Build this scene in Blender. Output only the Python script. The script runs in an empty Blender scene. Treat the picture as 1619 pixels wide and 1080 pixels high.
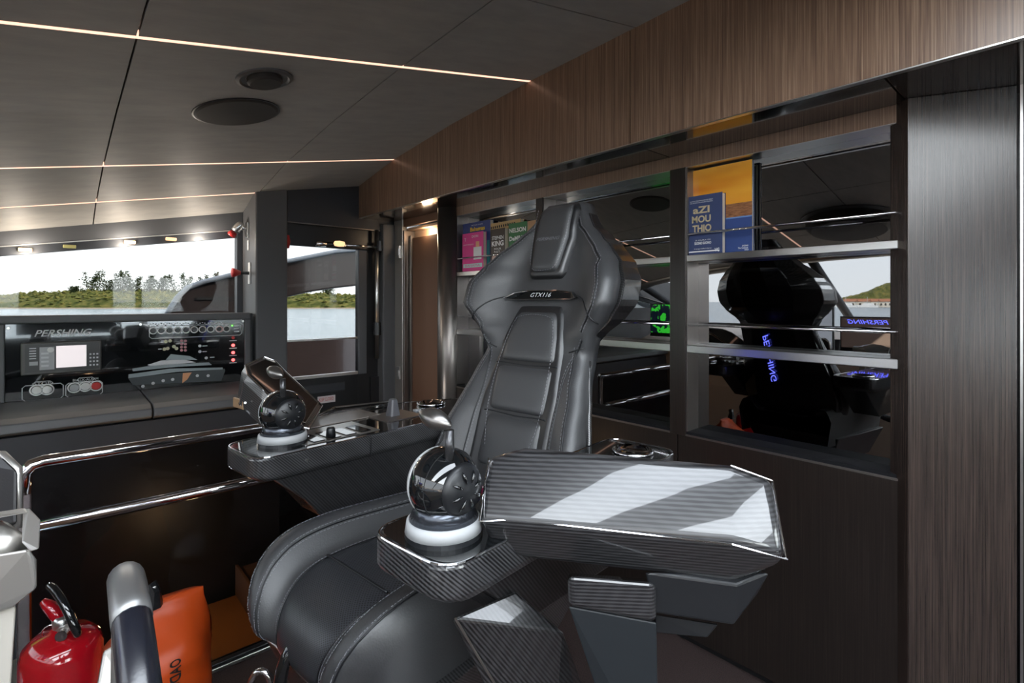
import bpy, bmesh, math, random
from mathutils import Vector, Matrix, noise
random.seed(4)
S = bpy.context.scene
C = S.collection
# ------------------------------------------------------------------ camera
F = 815.0; CX = 809.5; HY = 477.0; EYE = 1.5; K = 0.94      # K: size of the room against the chair
_n = math.hypot(.665, .747)
FW = (.665/_n, .747/_n); RT = (FW[1], -FW[0])
cam = bpy.data.cameras.new('camera'); co = bpy.data.objects.new('camera', cam); C.objects.link(co)
cam.sensor_width = 36; cam.lens = F/1619*36; cam.clip_start = .02; cam.clip_end = 6000
cam.shift_y = -(540-HY)/1619
co.location = (0, 0, EYE); co.rotation_euler = (math.pi/2, 0, -math.atan2(FW[0], FW[1]))
S.camera = co
# ------------------------------------------------------------------ world, sun, exposure
W = bpy.data.worlds.new('sky'); S.world = W; W.use_nodes = True
nt = W.node_tree; nd = nt.nodes; nd.clear()
tc = nd.new('ShaderNodeTexCoord'); sp = nd.new('ShaderNodeSeparateXYZ'); rp = nd.new('ShaderNodeValToRGB')
bg = nd.new('ShaderNodeBackground'); ou = nd.new('ShaderNodeOutputWorld')
nt.links.new(tc.outputs['Generated'], sp.inputs[0]); nt.links.new(sp.outputs['Z'], rp.inputs[0])
nt.links.new(rp.outputs[0], bg.inputs[0]); nt.links.new(bg.outputs[0], ou.inputs[0])
e = rp.color_ramp.elements
e[0].position = 0; e[0].color = (.90, .91, .90, 1); e[1].position = .8; e[1].color = (.60, .64, .70, 1)
e2 = rp.color_ramp.elements.new(.22); e2.color = (.82, .86, .90, 1)
bg.inputs[1].default_value = 9.0
sun = bpy.data.lights.new('sun', 'SUN'); sun.energy = 18.0; sun.color = (1, .9, .76); sun.angle = .01
so = bpy.data.objects.new('sun', sun); C.objects.link(so)
so.rotation_euler = Vector((.72, -.40, .55)).to_track_quat('Z', 'Y').to_euler()
S.view_settings.view_transform = 'Standard'; S.view_settings.look = 'None'; S.view_settings.gamma = 1
S.view_settings.use_curve_mapping = False
S.view_settings.exposure = 0.85
cy_ = S.cycles
cy_.use_denoising = True; cy_.max_bounces = 10; cy_.diffuse_bounces = 5; cy_.glossy_bounces = 6
cy_.transparent_max_bounces = 16; cy_.sample_clamp_indirect = 6; cy_.caustics_reflective = False; cy_.caustics_refractive = False

# ------------------------------------------------------------------ measuring helpers
def ray(px, py):
    s = (px-CX)/F
    return (FW[0]+RT[0]*s, FW[1]+RT[1]*s, (HY-py)/F)
def D(px, py, t):
    d = ray(px, py); return Vector((d[0]*t, d[1]*t, EYE+d[2]*t))
def onX(px, py, X):
    return D(px, py, X/ray(px, py)[0])
def onY(px, py, Y):
    return D(px, py, Y/ray(px, py)[1])
TH = math.radians(7); CO = Vector((.492, 1.123, 0))
CM = Matrix.Translation(CO) @ Matrix.Rotation(TH, 4, 'Z'); CI = CM.inverted()
def DL(px, py, t): return CI @ D(px, py, t)          # in the chair's own frame

# ------------------------------------------------------------------ materials
MATS = {}
def mat(name, col, rough=.5, metal=0, coat=0, crough=.05, spec=.5, emit=None, estr=1, sheen=0):
    if name in MATS: return MATS[name]
    m = bpy.data.materials.new(name); m.use_nodes = True; b = m.node_tree.nodes['Principled BSDF']
    b.inputs['Base Color'].default_value = (*col, 1); b.inputs['Roughness'].default_value = rough
    b.inputs['Metallic'].default_value = metal; b.inputs['Coat Weight'].default_value = coat
    b.inputs['Coat Roughness'].default_value = crough; b.inputs['Specular IOR Level'].default_value = spec
    b.inputs['Sheen Weight'].default_value = sheen
    if emit: b.inputs['Emission Color'].default_value = (*emit, 1); b.inputs['Emission Strength'].default_value = estr
    MATS[name] = m; return m
def N(m, t): return m.node_tree.nodes.new(t)
def LK(m, a, b): m.node_tree.links.new(a, b)
def BS(m): return m.node_tree.nodes['Principled BSDF']
def objco(m, scale, rot=(0, 0, 0)):
    t = N(m, 'ShaderNodeTexCoord'); p = N(m, 'ShaderNodeMapping')
    p.inputs['Scale'].default_value = scale; p.inputs['Rotation'].default_value = rot
    LK(m, t.outputs['Object'], p.inputs[0]); return p.outputs[0]
def add_bump(m, src, strength, dist):
    b = N(m, 'ShaderNodeBump'); b.inputs['Strength'].default_value = strength; b.inputs['Distance'].default_value = dist
    LK(m, src, b.inputs['Height']); LK(m, b.outputs[0], BS(m).inputs['Normal'])
def noisecol(m, co_, sc, ramp, detail=4, rough=.6):
    n = N(m, 'ShaderNodeTexNoise'); n.inputs['Scale'].default_value = sc; n.inputs['Detail'].default_value = detail; n.inputs['Roughness'].default_value = rough
    LK(m, co_, n.inputs['Vector']); r = N(m, 'ShaderNodeValToRGB'); LK(m, n.outputs[0], r.inputs[0])
    el = r.color_ramp.elements; el[0].position, el[-1].position = ramp[0][0], ramp[-1][0]
    el[0].color = (*ramp[0][1], 1); el[-1].color = (*ramp[-1][1], 1)
    for q in ramp[1:-1]:
        x = el.new(q[0]); x.color = (*q[1], 1)
    LK(m, r.outputs[0], BS(m).inputs['Base Color']); return n
def wood(name, c0, c1, c2, rough=.34, coat=.25):
    m = mat(name, c1, rough, coat=coat, crough=.22)
    n = noisecol(m, objco(m, (120, 120, 1.1)), 2.2, [(.28, c0), (.5, c1), (.72, c2)], 5, .7)
    add_bump(m, n.outputs[0], .12, .002); return m
def carbon(name, rot, sc, lo=.006, hi=.07):
    m = mat(name, (.03, .03, .035), .32, coat=1, crough=.03)
    w = N(m, 'ShaderNodeTexWave'); w.bands_direction = 'X'; w.inputs['Scale'].default_value = sc
    LK(m, objco(m, (1, 1, 1), rot), w.inputs['Vector'])
    w2 = N(m, 'ShaderNodeTexWave'); w2.bands_direction = 'Y'; w2.inputs['Scale'].default_value = sc*.6
    LK(m, objco(m, (1, 1, 1), rot), w2.inputs['Vector'])
    mx = N(m, 'ShaderNodeMath'); mx.operation = 'MULTIPLY_ADD'; LK(m, w2.outputs['Fac'], mx.inputs[0]); mx.inputs[1].default_value = .25; LK(m, w.outputs['Fac'], mx.inputs[2])
    r = N(m, 'ShaderNodeValToRGB'); LK(m, mx.outputs[0], r.inputs[0])
    r.color_ramp.elements[0].position = .3; r.color_ramp.elements[0].color = (lo, lo, lo*1.1, 1)
    r.color_ramp.elements[1].position = .95; r.color_ramp.elements[1].color = (hi, hi, hi*1.06, 1)
    LK(m, r.outputs[0], BS(m).inputs['Base Color']); return m
def leather(name, c, rough=.4, sc=260, st=.18):
    m = mat(name, c, rough, spec=1.0)
    v = N(m, 'ShaderNodeTexVoronoi'); v.inputs['Scale'].default_value = sc; LK(m, objco(m, (1, 1, 1)), v.inputs['Vector'])
    add_bump(m, v.outputs['Distance'], st, .001); return m
M_wood = wood('striped_wood', (.08, .045, .030), (.21, .128, .086), (.39, .27, .19))
M_woodd = wood('dark_striped_wood', (.006, .005, .0045), (.015, .011, .0095), (.032, .024, .020), .30)
M_woodc = wood('column_striped_wood', (.011, .008, .007), (.032, .022, .019), (.078, .054, .044), .27, .3)
M_brown = mat('brown_lacquer', (.20, .105, .065), .6)
M_cream = mat('cream_lining', (.62, .44, .30), .5)
M_gloss = mat('smoked_gloss', (.040, .032, .030), .10, metal=.35, coat=.6, crough=.04)
M_black = mat('black_gloss', (.006, .007, .008), .06, coat=1, crough=.02)
M_blk = mat('black_satin', (.012, .013, .015), .35)
M_matt = mat('dark_grey_lining', (.085, .088, .096), .5, sheen=.2)
M_matt2 = mat('charcoal_lining', (.030, .033, .040), .45)
M_pillar = mat('grey_pillar_lining', (.10, .102, .108), .48)
M_steel = mat('brushed_steel', (.66, .66, .65), .28, metal=1)
M_dsteel = mat('dark_brushed_metal', (.27, .245, .23), .33, metal=.9)
M_chrome = mat('chrome', (.75, .75, .77), .07, metal=1)
M_silver = mat('satin_silver', (.55, .53, .50), .33, metal=.75)
M_bone = mat('bone_plastic', (.46, .43, .38), .4)
M_mirror = mat('smoked_mirror', (.26, .265, .27), .012, metal=1)
M_white = mat('white_plastic', (.75, .75, .74), .4)
M_grey = mat('grey_band', (.45, .46, .47), .45)
M_lgrey = mat('panel_print_grey', (.42, .43, .45), .5)
M_text = mat('printed_silver', (.62, .63, .65), .4)
M_leather = leather('black_leather', (.040, .041, .044), .48)
M_leath2 = leather('black_leather_smooth', (.010, .0105, .012), .40, 300, .1)
M_thread = mat('grey_thread', (.20, .20, .22), .6)
M_perf = mat('perforated_leather', (.03, .032, .037), .38, spec=.6)
v = N(M_perf, 'ShaderNodeTexVoronoi'); v.inputs['Scale'].default_value = 170; v.inputs['Randomness'].default_value = 0
uvn = N(M_perf, 'ShaderNodeUVMap'); LK(M_perf, uvn.outputs[0], v.inputs['Vector']); v.voronoi_dimensions = '2D'
r = N(M_perf, 'ShaderNodeValToRGB'); r.color_ramp.elements[0].position = .22; r.color_ramp.elements[0].color = (.001, .001, .001, 1)
r.color_ramp.elements[1].position = .36; r.color_ramp.elements[1].color = (.04, .042, .048, 1)
LK(M_perf, v.outputs['Distance'], r.inputs[0]); LK(M_perf, r.outputs[0], BS(M_perf).inputs['Base Color']); add_bump(M_perf, r.outputs[0], .5, .002)
M_carb = carbon('carbon_fibre_tray', (0, math.radians(45), math.radians(8)), 60)
M_carbp = carbon('carbon_fibre_pod', (math.radians(94), math.radians(8), math.radians(90)), 52, .012, .05)
M_carbd = carbon('dark_carbon_fibre', (0, math.radians(40), math.radians(20)), 52, .003, .03)
M_ceil = mat('ceiling_fabric', (.066, .064, .060), .58, spec=.5, sheen=.3)
n_ = noisecol(M_ceil, objco(M_ceil, (2, 6, 2)), 3, [(.3, (.21, .205, .192)), (.7, (.28, .265, .245))])
M_speak = mat('speaker_mesh', (.03, .027, .025), .6)
M_led = mat('warm_led_strip', (.8, .5, .4), .4, emit=(1, .58, .42), estr=.9)
M_red = mat('red_enamel', (.36, .004, .010), .12, coat=.8)
M_redp = mat('red_plastic', (.55, .03, .03), .35)
M_rled = mat('red_lamp', (.5, .05, .05), .3, emit=(1, .08, .08), estr=2.5)
M_gled = mat('green_lamp', (.1, .5, .1), .3, emit=(.2, 1, .1), estr=1.5)
M_blue = mat('blue_lit_lettering', (.05, .05, .6), .3, emit=(.12, .14, 1), estr=4)
M_amber = mat('amber_lamp', (.6, .4, .2), .3, emit=(1, .6, .3), estr=.8)
M_orange = mat('orange_tarpaulin', (.62, .075, .008), .45)
nn = N(M_orange, 'ShaderNodeTexNoise'); nn.inputs['Scale'].default_value = 7; LK(M_orange, objco(M_orange, (1, 1, 1)), nn.inputs['Vector']); add_bump(M_orange, nn.outputs[0], .5, .03)
M_ink = mat('black_ink', (.01, .01, .012), .6)
M_floor = mat('brown_carpet', (.075, .045, .042), .75)
nn = noisecol(M_floor, objco(M_floor, (1, 1, 1)), 240, [(.35, (.03, .019, .018)), (.65, (.07, .045, .042))])
add_bump(M_floor, nn.outputs[0], .5, .004)
M_step = mat('stair_wood', (.42, .17, .05), .4)
M_sea = mat('sea_water', (.20, .26, .30), .25, spec=.5)
nn = N(M_sea, 'ShaderNodeTexNoise'); nn.inputs['Scale'].default_value = .7; nn.inputs['Detail'].default_value = 5
LK(M_sea, objco(M_sea, (1, 1, 1)), nn.inputs['Vector']); add_bump(M_sea, nn.outputs[0], 1, .5)
M_bush = mat('shore_scrub', (.2, .22, .06), .9, spec=.1)
noisecol(M_bush, objco(M_bush, (1, 1, 1.6)), .22, [(.3, (.030, .042, .012)), (.5, (.10, .11, .028)), (.68, (.24, .20, .06))], 6)
M_leaf = mat('tree_foliage', (.06, .08, .03), .8, spec=.1)
M_bark = mat('bark', (.16, .12, .09), .9)
M_sand = mat('sand_bank', (.33, .25, .17), .9)
M_wing = mat('brown_exterior_gelcoat', (.040, .030, .029), .22, coat=.5)
M_dash = mat('beige_dash_leather', (.52, .42, .34), .45)
M_house = mat('pale_render', (.72, .68, .6), .7)
M_roof = mat('clay_roof', (.40, .16, .08), .8)
M_hull = mat('white_gelcoat', (.8, .8, .8), .25)
def glassmat(name, tint, refl=.06):
    m = bpy.data.materials.new(name); m.use_nodes = True; m.node_tree.nodes.clear()
    t = N(m, 'ShaderNodeBsdfTransparent'); t.inputs[0].default_value = (*tint, 1)
    g = N(m, 'ShaderNodeBsdfGlossy'); g.inputs['Roughness'].default_value = .02; g.inputs[0].default_value = (1, 1, 1, 1)
    lw = N(m, 'ShaderNodeLayerWeight'); lw.inputs[0].default_value = .5
    pw = N(m, 'ShaderNodeMath'); pw.operation = 'POWER'; pw.inputs[1].default_value = 4.5; LK(m, lw.outputs['Facing'], pw.inputs[0])
    f = N(m, 'ShaderNodeMath'); f.operation = 'MULTIPLY_ADD'; f.inputs[1].default_value = .8; f.inputs[2].default_value = refl*.6; LK(m, pw.outputs[0], f.inputs[0])
    x = N(m, 'ShaderNodeMixShader'); o = N(m, 'ShaderNodeOutputMaterial')
    LK(m, f.outputs[0], x.inputs[0]); LK(m, t.outputs[0], x.inputs[1]); LK(m, g.outputs[0], x.inputs[2]); LK(m, x.outputs[0], o.inputs[0])
    return m
M_glass = glassmat('sun_tinted_glass', (.31, .315, .315), .03); M_tint = glassmat('dark_tinted_glass', (.42, .42, .43), .02); M_shade = glassmat('lightly_tinted_glass', (.19, .197, .205), .03); M_clear = glassmat('clear_glass', (.92, .94, .94), .03)

# ------------------------------------------------------------------ mesh helpers
def tag(o, label=None, cat=None, group=None, kind=None):
    if label: o['label'] = label
    if cat: o['category'] = cat
    if group: o['group'] = group
    if kind: o['kind'] = kind
    return o
def link(name, verts, faces, m, parent=None, smooth=False, bev=0, seg=2, sub=0):
    me = bpy.data.meshes.new(name); me.from_pydata([tuple(v) for v in verts], [], faces)
    bm = bmesh.new(); bm.from_mesh(me); bmesh.ops.recalc_face_normals(bm, faces=bm.faces); bm.to_mesh(me); bm.free()
    if smooth: me.polygons.foreach_set('use_smooth', [True]*len(me.polygons))
    me.materials.append(m); o = bpy.data.objects.new(name, me); C.objects.link(o)
    if parent: o.parent = parent
    if bev:
        b = o.modifiers.new('bevel', 'BEVEL'); b.width = bev; b.segments = seg; b.limit_method = 'ANGLE'; b.angle_limit = .5
        b.harden_normals = False
    if sub:
        s = o.modifiers.new('sub', 'SUBSURF'); s.levels = sub; s.render_levels = sub
    return o
class MB:
    def __init__(s): s.v = []; s.f = []
    def add(s, v, f):
        n = len(s.v); s.v += [Vector(q) for q in v]; s.f += [tuple(i+n for i in q) for q in f]; return s
    def box(s, a, b):
        x0, y0, z0 = a; x1, y1, z1 = b
        return s.add([(x0, y0, z0), (x1, y0, z0), (x1, y1, z0), (x0, y1, z0), (x0, y0, z1), (x1, y0, z1), (x1, y1, z1), (x0, y1, z1)],
                     [(0, 3, 2, 1), (4, 5, 6, 7), (0, 1, 5, 4), (1, 2, 6, 5), (2, 3, 7, 6), (3, 0, 4, 7)])
    def hexa(s, q):                                    # 8 corners: bottom loop, top loop
        return s.add(q, [(0, 3, 2, 1), (4, 5, 6, 7), (0, 1, 5, 4), (1, 2, 6, 5), (2, 3, 7, 6), (3, 0, 4, 7)])
    def prism(s, poly, off):                           # polygon (3D points) swept by off
        n = len(poly); off = Vector(off)
        return s.add(list(map(Vector, poly))+[Vector(p)+off for p in poly],
                     [tuple(range(n))[::-1], tuple(range(n, 2*n))]+[(i, (i+1) % n, n+(i+1) % n, n+i) for i in range(n)])
    def tube(s, pts, r, n=8, closed=False, cap=True):
        pts = [Vector(p) for p in pts]; m = len(pts); rr = r if isinstance(r, (list, tuple)) else [r]*m
        vs = []; up = None
        for i, p in enumerate(pts):
            a = pts[(i-1) % m] if (closed or i) else p; b = pts[(i+1) % m] if (closed or i < m-1) else p
            t = (b-a).normalized()
            if up is None:
                up = Vector((0, 0, 1)) if abs(t.z) < .9 else Vector((1, 0, 0))
            x = t.cross(up)
            if x.length < 1e-6: x = t.orthogonal()
            x.normalize(); up = x.cross(t).normalized()
            for k in range(n):
                an = 2*math.pi*k/n; vs.append(p+(x*math.cos(an)+up*math.sin(an))*rr[i])
        fs = []
        for i in range(m if closed else m-1):
            j = (i+1) % m
            for k in range(n):
                l = (k+1) % n; fs.append((i*n+k, i*n+l, j*n+l, j*n+k))
        if not closed and cap: fs += [tuple(range(n))[::-1], tuple(range((m-1)*n, m*n))]
        return s.add(vs, fs)
    def lathe(s, prof, c=(0, 0, 0), axis=(0, 0, 1), n=32):   # prof: (radius, height)
        ax = Vector(axis).normalized(); x = ax.orthogonal().normalized(); y = ax.cross(x); c = Vector(c)
        vs = []
        for r_, h in prof:
            for k in range(n):
                an = 2*math.pi*k/n; vs.append(c+ax*h+(x*math.cos(an)+y*math.sin(an))*max(r_, 1e-5))
        fs = [(i*n+k, i*n+(k+1) % n, (i+1)*n+(k+1) % n, (i+1)*n+k) for i in range(len(prof)-1) for k in range(n)]
        fs += [tuple(range(n))[::-1], tuple(range((len(prof)-1)*n, len(prof)*n))]
        return s.add(vs, fs)
    def grid(s, fn, nu, nv):
        vs = [fn(i/(nu-1), j/(nv-1)) for j in range(nv) for i in range(nu)]
        return s.add(vs, [(j*nu+i, j*nu+i+1, (j+1)*nu+i+1, (j+1)*nu+i) for j in range(nv-1) for i in range(nu-1)])
    def go(s, name, m, parent=None, **k): return link(name, s.v, s.f, m, parent, **k)
def bx(name, a, b, m, parent=None, bev=.003, **k):
    a, b = [min(p) for p in zip(a, b)], [max(p) for p in zip(a, b)]
    return MB().box(a, b).go(name, m, parent, bev=bev, **k)
def hull(name, pts, m, parent=None, bev=.004, **k):
    bm = bmesh.new()
    for p in pts: bm.verts.new(p)
    r_ = bmesh.ops.convex_hull(bm, input=bm.verts)
    bmesh.ops.delete(bm, geom=[g for g in r_['geom_interior'] if isinstance(g, bmesh.types.BMVert)], context='VERTS')
    bmesh.ops.dissolve_limit(bm, angle_limit=.06, verts=bm.verts, edges=bm.edges)
    bm.verts.index_update()
    v_ = [q.co.copy() for q in bm.verts]; f_ = [tuple(q.index for q in f.verts) for f in bm.faces]; bm.free()
    return link(name, v_, f_, m, parent, bev=bev, **k)
def empty(name, loc=(0, 0, 0), label=None, cat=None, group=None, kind=None, rz=0):
    o = bpy.data.objects.new(name, None); C.objects.link(o); o.location = loc; o.rotation_euler = (0, 0, rz); o.empty_display_size = .1
    return tag(o, label, cat, group, kind)
def lerp_tab(tab, z):
    if z <= tab[0][0]: return tab[0][1]
    for (a, b), (c, d) in zip(tab, tab[1:]):
        if z <= c:
            t = (z-a)/(c-a); t = t*t*(3-2*t)*.5+t*.5; return b+(d-b)*t
    return tab[-1][1]
def sm(t): t = max(0, min(1, t)); return t*t*(3-2*t)
def text(name, s, o, right, up, w, h, m, parent=None, depth=.0012, shear=0, bold=0):
    cu = bpy.data.curves.new(name, 'FONT'); cu.body = s; cu.size = 1; cu.shear = shear; cu.extrude = 0; cu.offset = bold; cu.resolution_u = 3
    t = bpy.data.objects.new('tmp', cu); C.objects.link(t)
    dg = bpy.context.evaluated_depsgraph_get(); me = t.evaluated_get(dg).to_mesh()
    vs = [q.co.copy() for q in me.vertices]; fs = [tuple(p.vertices) for p in me.polygons]
    t.evaluated_get(dg).to_mesh_clear(); bpy.data.objects.remove(t)
    x0 = min(q.x for q in vs); x1 = max(q.x for q in vs); y0 = min(q.y for q in vs); y1 = max(q.y for q in vs)
    R, U, O = Vector(right).normalized(), Vector(up).normalized(), Vector(o); Nn = R.cross(U)
    pts = [O+R*((q.x-(x0+x1)/2)/(x1-x0)*w)+U*((q.y-(y0+y1)/2)/(y1-y0)*h)+Nn*depth for q in vs]
    ob = link(name, pts, fs, m, parent)
    return ob

# ================================================================== THE SETTING
DW = 2.2*K; MX = 2.304*K; FX = 1.88*K                     # aft wall face, mirror face, fascia face
def cprof(y):
    y = abs(y)/K
    return lerp_lin([(0, 1.205), (1.06, 1.193), (1.95, 1.165), (2.7, 1.12), (3.43, 1.05), (4.03, .947), (4.32, .85), (4.8, .70)], y)
def lerp_lin(tab, z):
    if z <= tab[0][0]: return tab[0][1]
    for (a, b), (c, d) in zip(tab, tab[1:]):
        if z <= c: return b+(d-b)*(z-a)/(c-a)
    return tab[-1][1]
def ceilz(x, y): return EYE+K*(cprof(y)+.203*(x/K-1.88))
XF = -1.5*K                                               # forward end of the ceiling
# floor (with the stair opening beyond the balustrade)
BY = 2.38
floor = bx('floor', (-3.2, -4.2, -.06), (2.6, BY+.02, 0), M_floor, bev=0); tag(floor, kind='structure')
pit = empty('floor', kind='structure')
bx('landing', (-1.2, BY+.02, -1.05), (2.6, 4.3, -1.0), M_matt2, pit, bev=0)
for i in range(4):
    x0 = .52-.27*i; z0 = -.15-.2*i
    bx('tread', (x0, BY+.08, z0-.03), (x0+.26, 3.2, z0), M_step, pit)
    bx('riser', (x0+.245, BY+.08, z0), (x0+.26, 3.2, z0+.17), M_brown, pit)
bx('stair_head', (.79, BY+.08, -1.0), (1.6, 3.2, -.0), M_brown, pit, bev=.004)
sl_ = bpy.data.lights.new('stair_lamp', 'POINT'); sl_.energy = 3.0; sl_.color = (1, .62, .3); sl_.shadow_soft_size = .03
so_ = bpy.data.objects.new('stair_lamp', sl_); C.objects.link(so_); so_.location = (.45, BY+.5, .28)
bx('stair_side', (-3.2, BY-.0, -1.05), (2.6, BY+.018, -.061), M_matt2, pit, bev=0)
# ceiling: a backing with panels hung under it, gaps between them, three light strips in the gaps
ceil = MB()
xs = [XF+(2.32*K-XF)*i/4 for i in range(5)]; ysb = [-4.5*K+i*.3*K for i in range(32)]
for xa, xb, ya, yb, nn_ in ((XF, 2.6, -4.6*K, -1.97*K, 14), (XF, 2.6, .3*K, 4.6*K, 30), (1.12*K, 2.6, -1.97*K, .3*K, 10)):   # the gap is an added opening for overhead sky light
    for dz_ in (.03, .09): ceil.grid(lambda u, v: (xa+(xb-xa)*u, ya+(yb-ya)*v, ceilz(xa+(xb-xa)*u, ya+(yb-ya)*v)+dz_), 2, nn_)
CE = ceil.go('ceiling', M_blk); tag(CE, kind='structure')
XB = [XF, -.75*K, .195*K, 1.12*K, 2.25*K]; YB = [-4.4*K, -3.43*K, -1.97*K, .3*K, 1.31*K, 1.972*K, 3.43*K, 4.03*K, 4.62*K]
for i in range(4):
    for j in range(8):
        if j == 2 and i < 3: continue
        x0, x1, y0, y1 = XB[i]+.003, XB[i+1]-.003, YB[j]+.003, YB[j+1]-.003
        if j in (4, 5, 6): y1 -= .006
        if j in (5, 6, 7): y0 += .006
        b = MB(); n = 7
        up = lambda u, v: (x0+(x1-x0)*u, y0+(y1-y0)*v, ceilz(x0+(x1-x0)*u, y0+(y1-y0)*v)+.018)
        b.grid(lambda u, v: (x0+(x1-x0)*u, y0+(y1-y0)*v, ceilz(x0+(x1-x0)*u, y0+(y1-y0)*v)), 2, n)
        b.grid(up, 2, n)
        for k in range(n-1):
            b.f.append((2*k, 2*k+2, 2*n+2*k+2, 2*n+2*k)); b.f.append((2*k+1, 2*k+3, 2*n+2*k+3, 2*n+2*k+1))
        b.f.append((0, 1, 2*n+1, 2*n)); b.f.append((2*n-2, 2*n-1, 4*n-1, 4*n-2))
        b.go('panel', M_ceil, CE)
for yy in (1.972*K, 3.43*K, 4.03*K):
    b = MB()
    for (ya, yb, m_, nm, dz) in ((-.0075, .0075, M_led, 'light_strip', .002),):
        b.hexa([(XF, yy+ya, ceilz(XF, yy)+.02), (1.9*K, yy+ya, ceilz(1.9*K, yy)+.02), (1.9*K, yy+yb, ceilz(1.9*K, yy)+.02), (XF, yy+yb, ceilz(XF, yy)+.02),
                (XF, yy+ya, ceilz(XF, yy)-.001), (1.9*K, yy+ya, ceilz(1.9*K, yy)-.001), (1.9*K, yy+yb, ceilz(1.9*K, yy)-.001), (XF, yy+yb, ceilz(XF, yy)-.001)])
        b.go(nm, m_, CE)
w4 = empty('added_skylight', kind='structure')  # added out-of-view roof opening, brings sky light onto chair and pod
b = MB(); b.grid(lambda u, v: (XF+(1.12*K-XF)*u, (-1.97+2.27*v)*K, ceilz(XF+(1.12*K-XF)*u, (-1.97+2.27*v)*K)+.06), 2, 8); b.go('added_roof_pane', M_clear, w4)
b = MB(); b.grid(lambda u, v: (XF+(1.12*K-XF)*u, (-.62+.50*v)*K, ceilz(XF+(1.12*K-XF)*u, (-.62+.50*v)*K)+.0), 2, 3); b.go('reflection_bar', M_matt, w4)  # added bar, breaks up the roof opening's reflection on the near pod
# wood fascia below the ceiling: panels on a line across the cabin
FZ = EYE+.689*K
fas = empty('trim_1', kind='structure')
def fascia(y0, y1, name='panel'):
    n = 12; b = MB(); pts = []
    for i in range(n+1):
        y = y0+(y1-y0)*i/n; pts.append((FX, y, ceilz(FX, y)+.01))
    poly = [(FX, y0, FZ)]+pts+[(FX, y1, FZ)]
    if y1 > 4.1*K: poly = [(FX, y0, FZ)]+[p for p in pts if p[1] < 4.28*K]+[(FX, 4.30*K, ceilz(FX, 4.28*K)-.06), (FX, 4.24*K, FZ)]
    b.prism(poly, (.02, 0, 0)); return b.go(name, M_wood, fas, bev=.0015)
fascia(-4.2*K, -1.0*K); fascia(-.995*K, 1.335*K); fascia(1.34*K, 4.3*K)
b = MB(); b.box((FX-.001, -4.2*K, FZ-.004), (FX+.02, 4.24*K, FZ)); b.go('edge_strip', M_steel, fas)
sof = empty('trim_2', kind='structure')
for y0, y1 in ((-4.2, .42), (.425, 1.335), (1.34, 4.2)): bx('soffit_panel', (FX+.021, y0*K, FZ), (DW+.25, y1*K, FZ+.02), M_gloss, sof, bev=.001)
# aft wall below and above the shelves
wa = empty('wall_aft', kind='structure')
YS = {p: onX(p, HY, DW).y for p in (612, 625, 640, 697, 700, 722, 848, 859, 1060, 1085, 1432)}
zT = EYE+.626*K; zB = EYE-.625*K
bx('header_band', (DW, YS[1432], zT), (DW+.03, YS[700], FZ), M_wood, wa, bev=.001)
ys_seam = onX(1072, 700, DW).y
for y0, y1 in ((YS[1432]+.012, ys_seam-.002), (ys_seam+.002, ys_seam+.85), (ys_seam+.854, YS[700])):
    bx('lower_panel', (DW-.004, y0, .04), (DW+.02, y1, zB), M_woodd, wa, bev=.002)
bx('panel_edge', (DW-.005, YS[1432]+.004, zB), (DW+.05, YS[722], zB+.008), M_dsteel, wa, bev=.001)
bx('plinth', (DW+.03, YS[1432], 0), (DW+.06, YS[700], .04), M_blk, wa, bev=0)
bx('backing', (DW+.17, -4.2, -1), (DW+.2, 4.3, 2.9), M_blk, wa, bev=0)
# angled wood column at the right and the wall beyond it
A0 = Vector((2.16*K, .412*K, 0)); A1 = Vector((2.29*K, .156*K, 0)); A2 = Vector((2.33*K, .145*K, 0)); nrm = Vector((-.25, -.13, 0))
col = MB().prism([A0, A1, A1+Vector((.06, .03, 0)), A0+Vector((.06, .06, 0))], (0, 0, FZ)); cw = col.go('trim_3', M_woodc, bev=.002); tag(cw, kind='structure')
bx('wall_starboard', (DW+.10, -4.2, 0), (DW+.14, .15*K, FZ), M_woodc, bev=0)['kind'] = 'structure'
bx('trim_4', (A1.x+.004, A1.y-.012, 0), (A1.x+.02, A1.y-.006, FZ), M_steel, bev=0)['kind'] = 'structure'

# ---- port side: header, pillar, window, door
PY = 4.0*K; GY = 4.36*K
wp = empty('wall_port', kind='structure')
def wpt(px, py, Y=GY): return onY(px, py, Y)
# header above the window (sloping with the ceiling)
hx0, hx1 = -2.9, 1.09*K
def winz(x): return EYE+K*(.31+.168*(x/K+.24))           # top edge of the pane
b = MB(); b.hexa([(hx0, GY-.03, winz(hx0)+.02), (hx1, GY-.03, winz(hx1)+.02), (hx1, GY+.08, winz(hx1)+.02), (hx0, GY+.08, winz(hx0)+.02),
                  (hx0, GY-.03, winz(hx0)+.34), (hx1, GY-.03, winz(hx1)+.34), (hx1, GY+.08, winz(hx1)+.34), (hx0, GY+.08, winz(hx0)+.34)]); b.go('header', M_matt, wp, bev=.004)
b = MB(); b.hexa([(hx0, GY-.034, winz(hx0)+.014), (hx1, GY-.034, winz(hx1)+.014), (hx1, GY-.02, winz(hx1)+.014), (hx0, GY-.02, winz(hx0)+.014),
                  (hx0, GY-.034, winz(hx0)+.02), (hx1, GY-.034, winz(hx1)+.02), (hx1, GY-.02, winz(hx1)+.02), (hx0, GY-.02, winz(hx0)+.02)]); b.go('edge_strip', M_silver, wp)
bx('lower_wall', (-2.9, GY-.02, 0), (hx1, GY+.10, EYE-.13*K), M_matt, wp, bev=0)
bx('pit_wall', (-1.2, 3.24+.06, -1.05), (2.6, 3.40, 0), M_matt2, wp, bev=0)
tag(bx('floor', (1.09*K, 3.3, -.05), (DW+.02, 4.2, 0), M_floor, bev=0), kind='structure')
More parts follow.
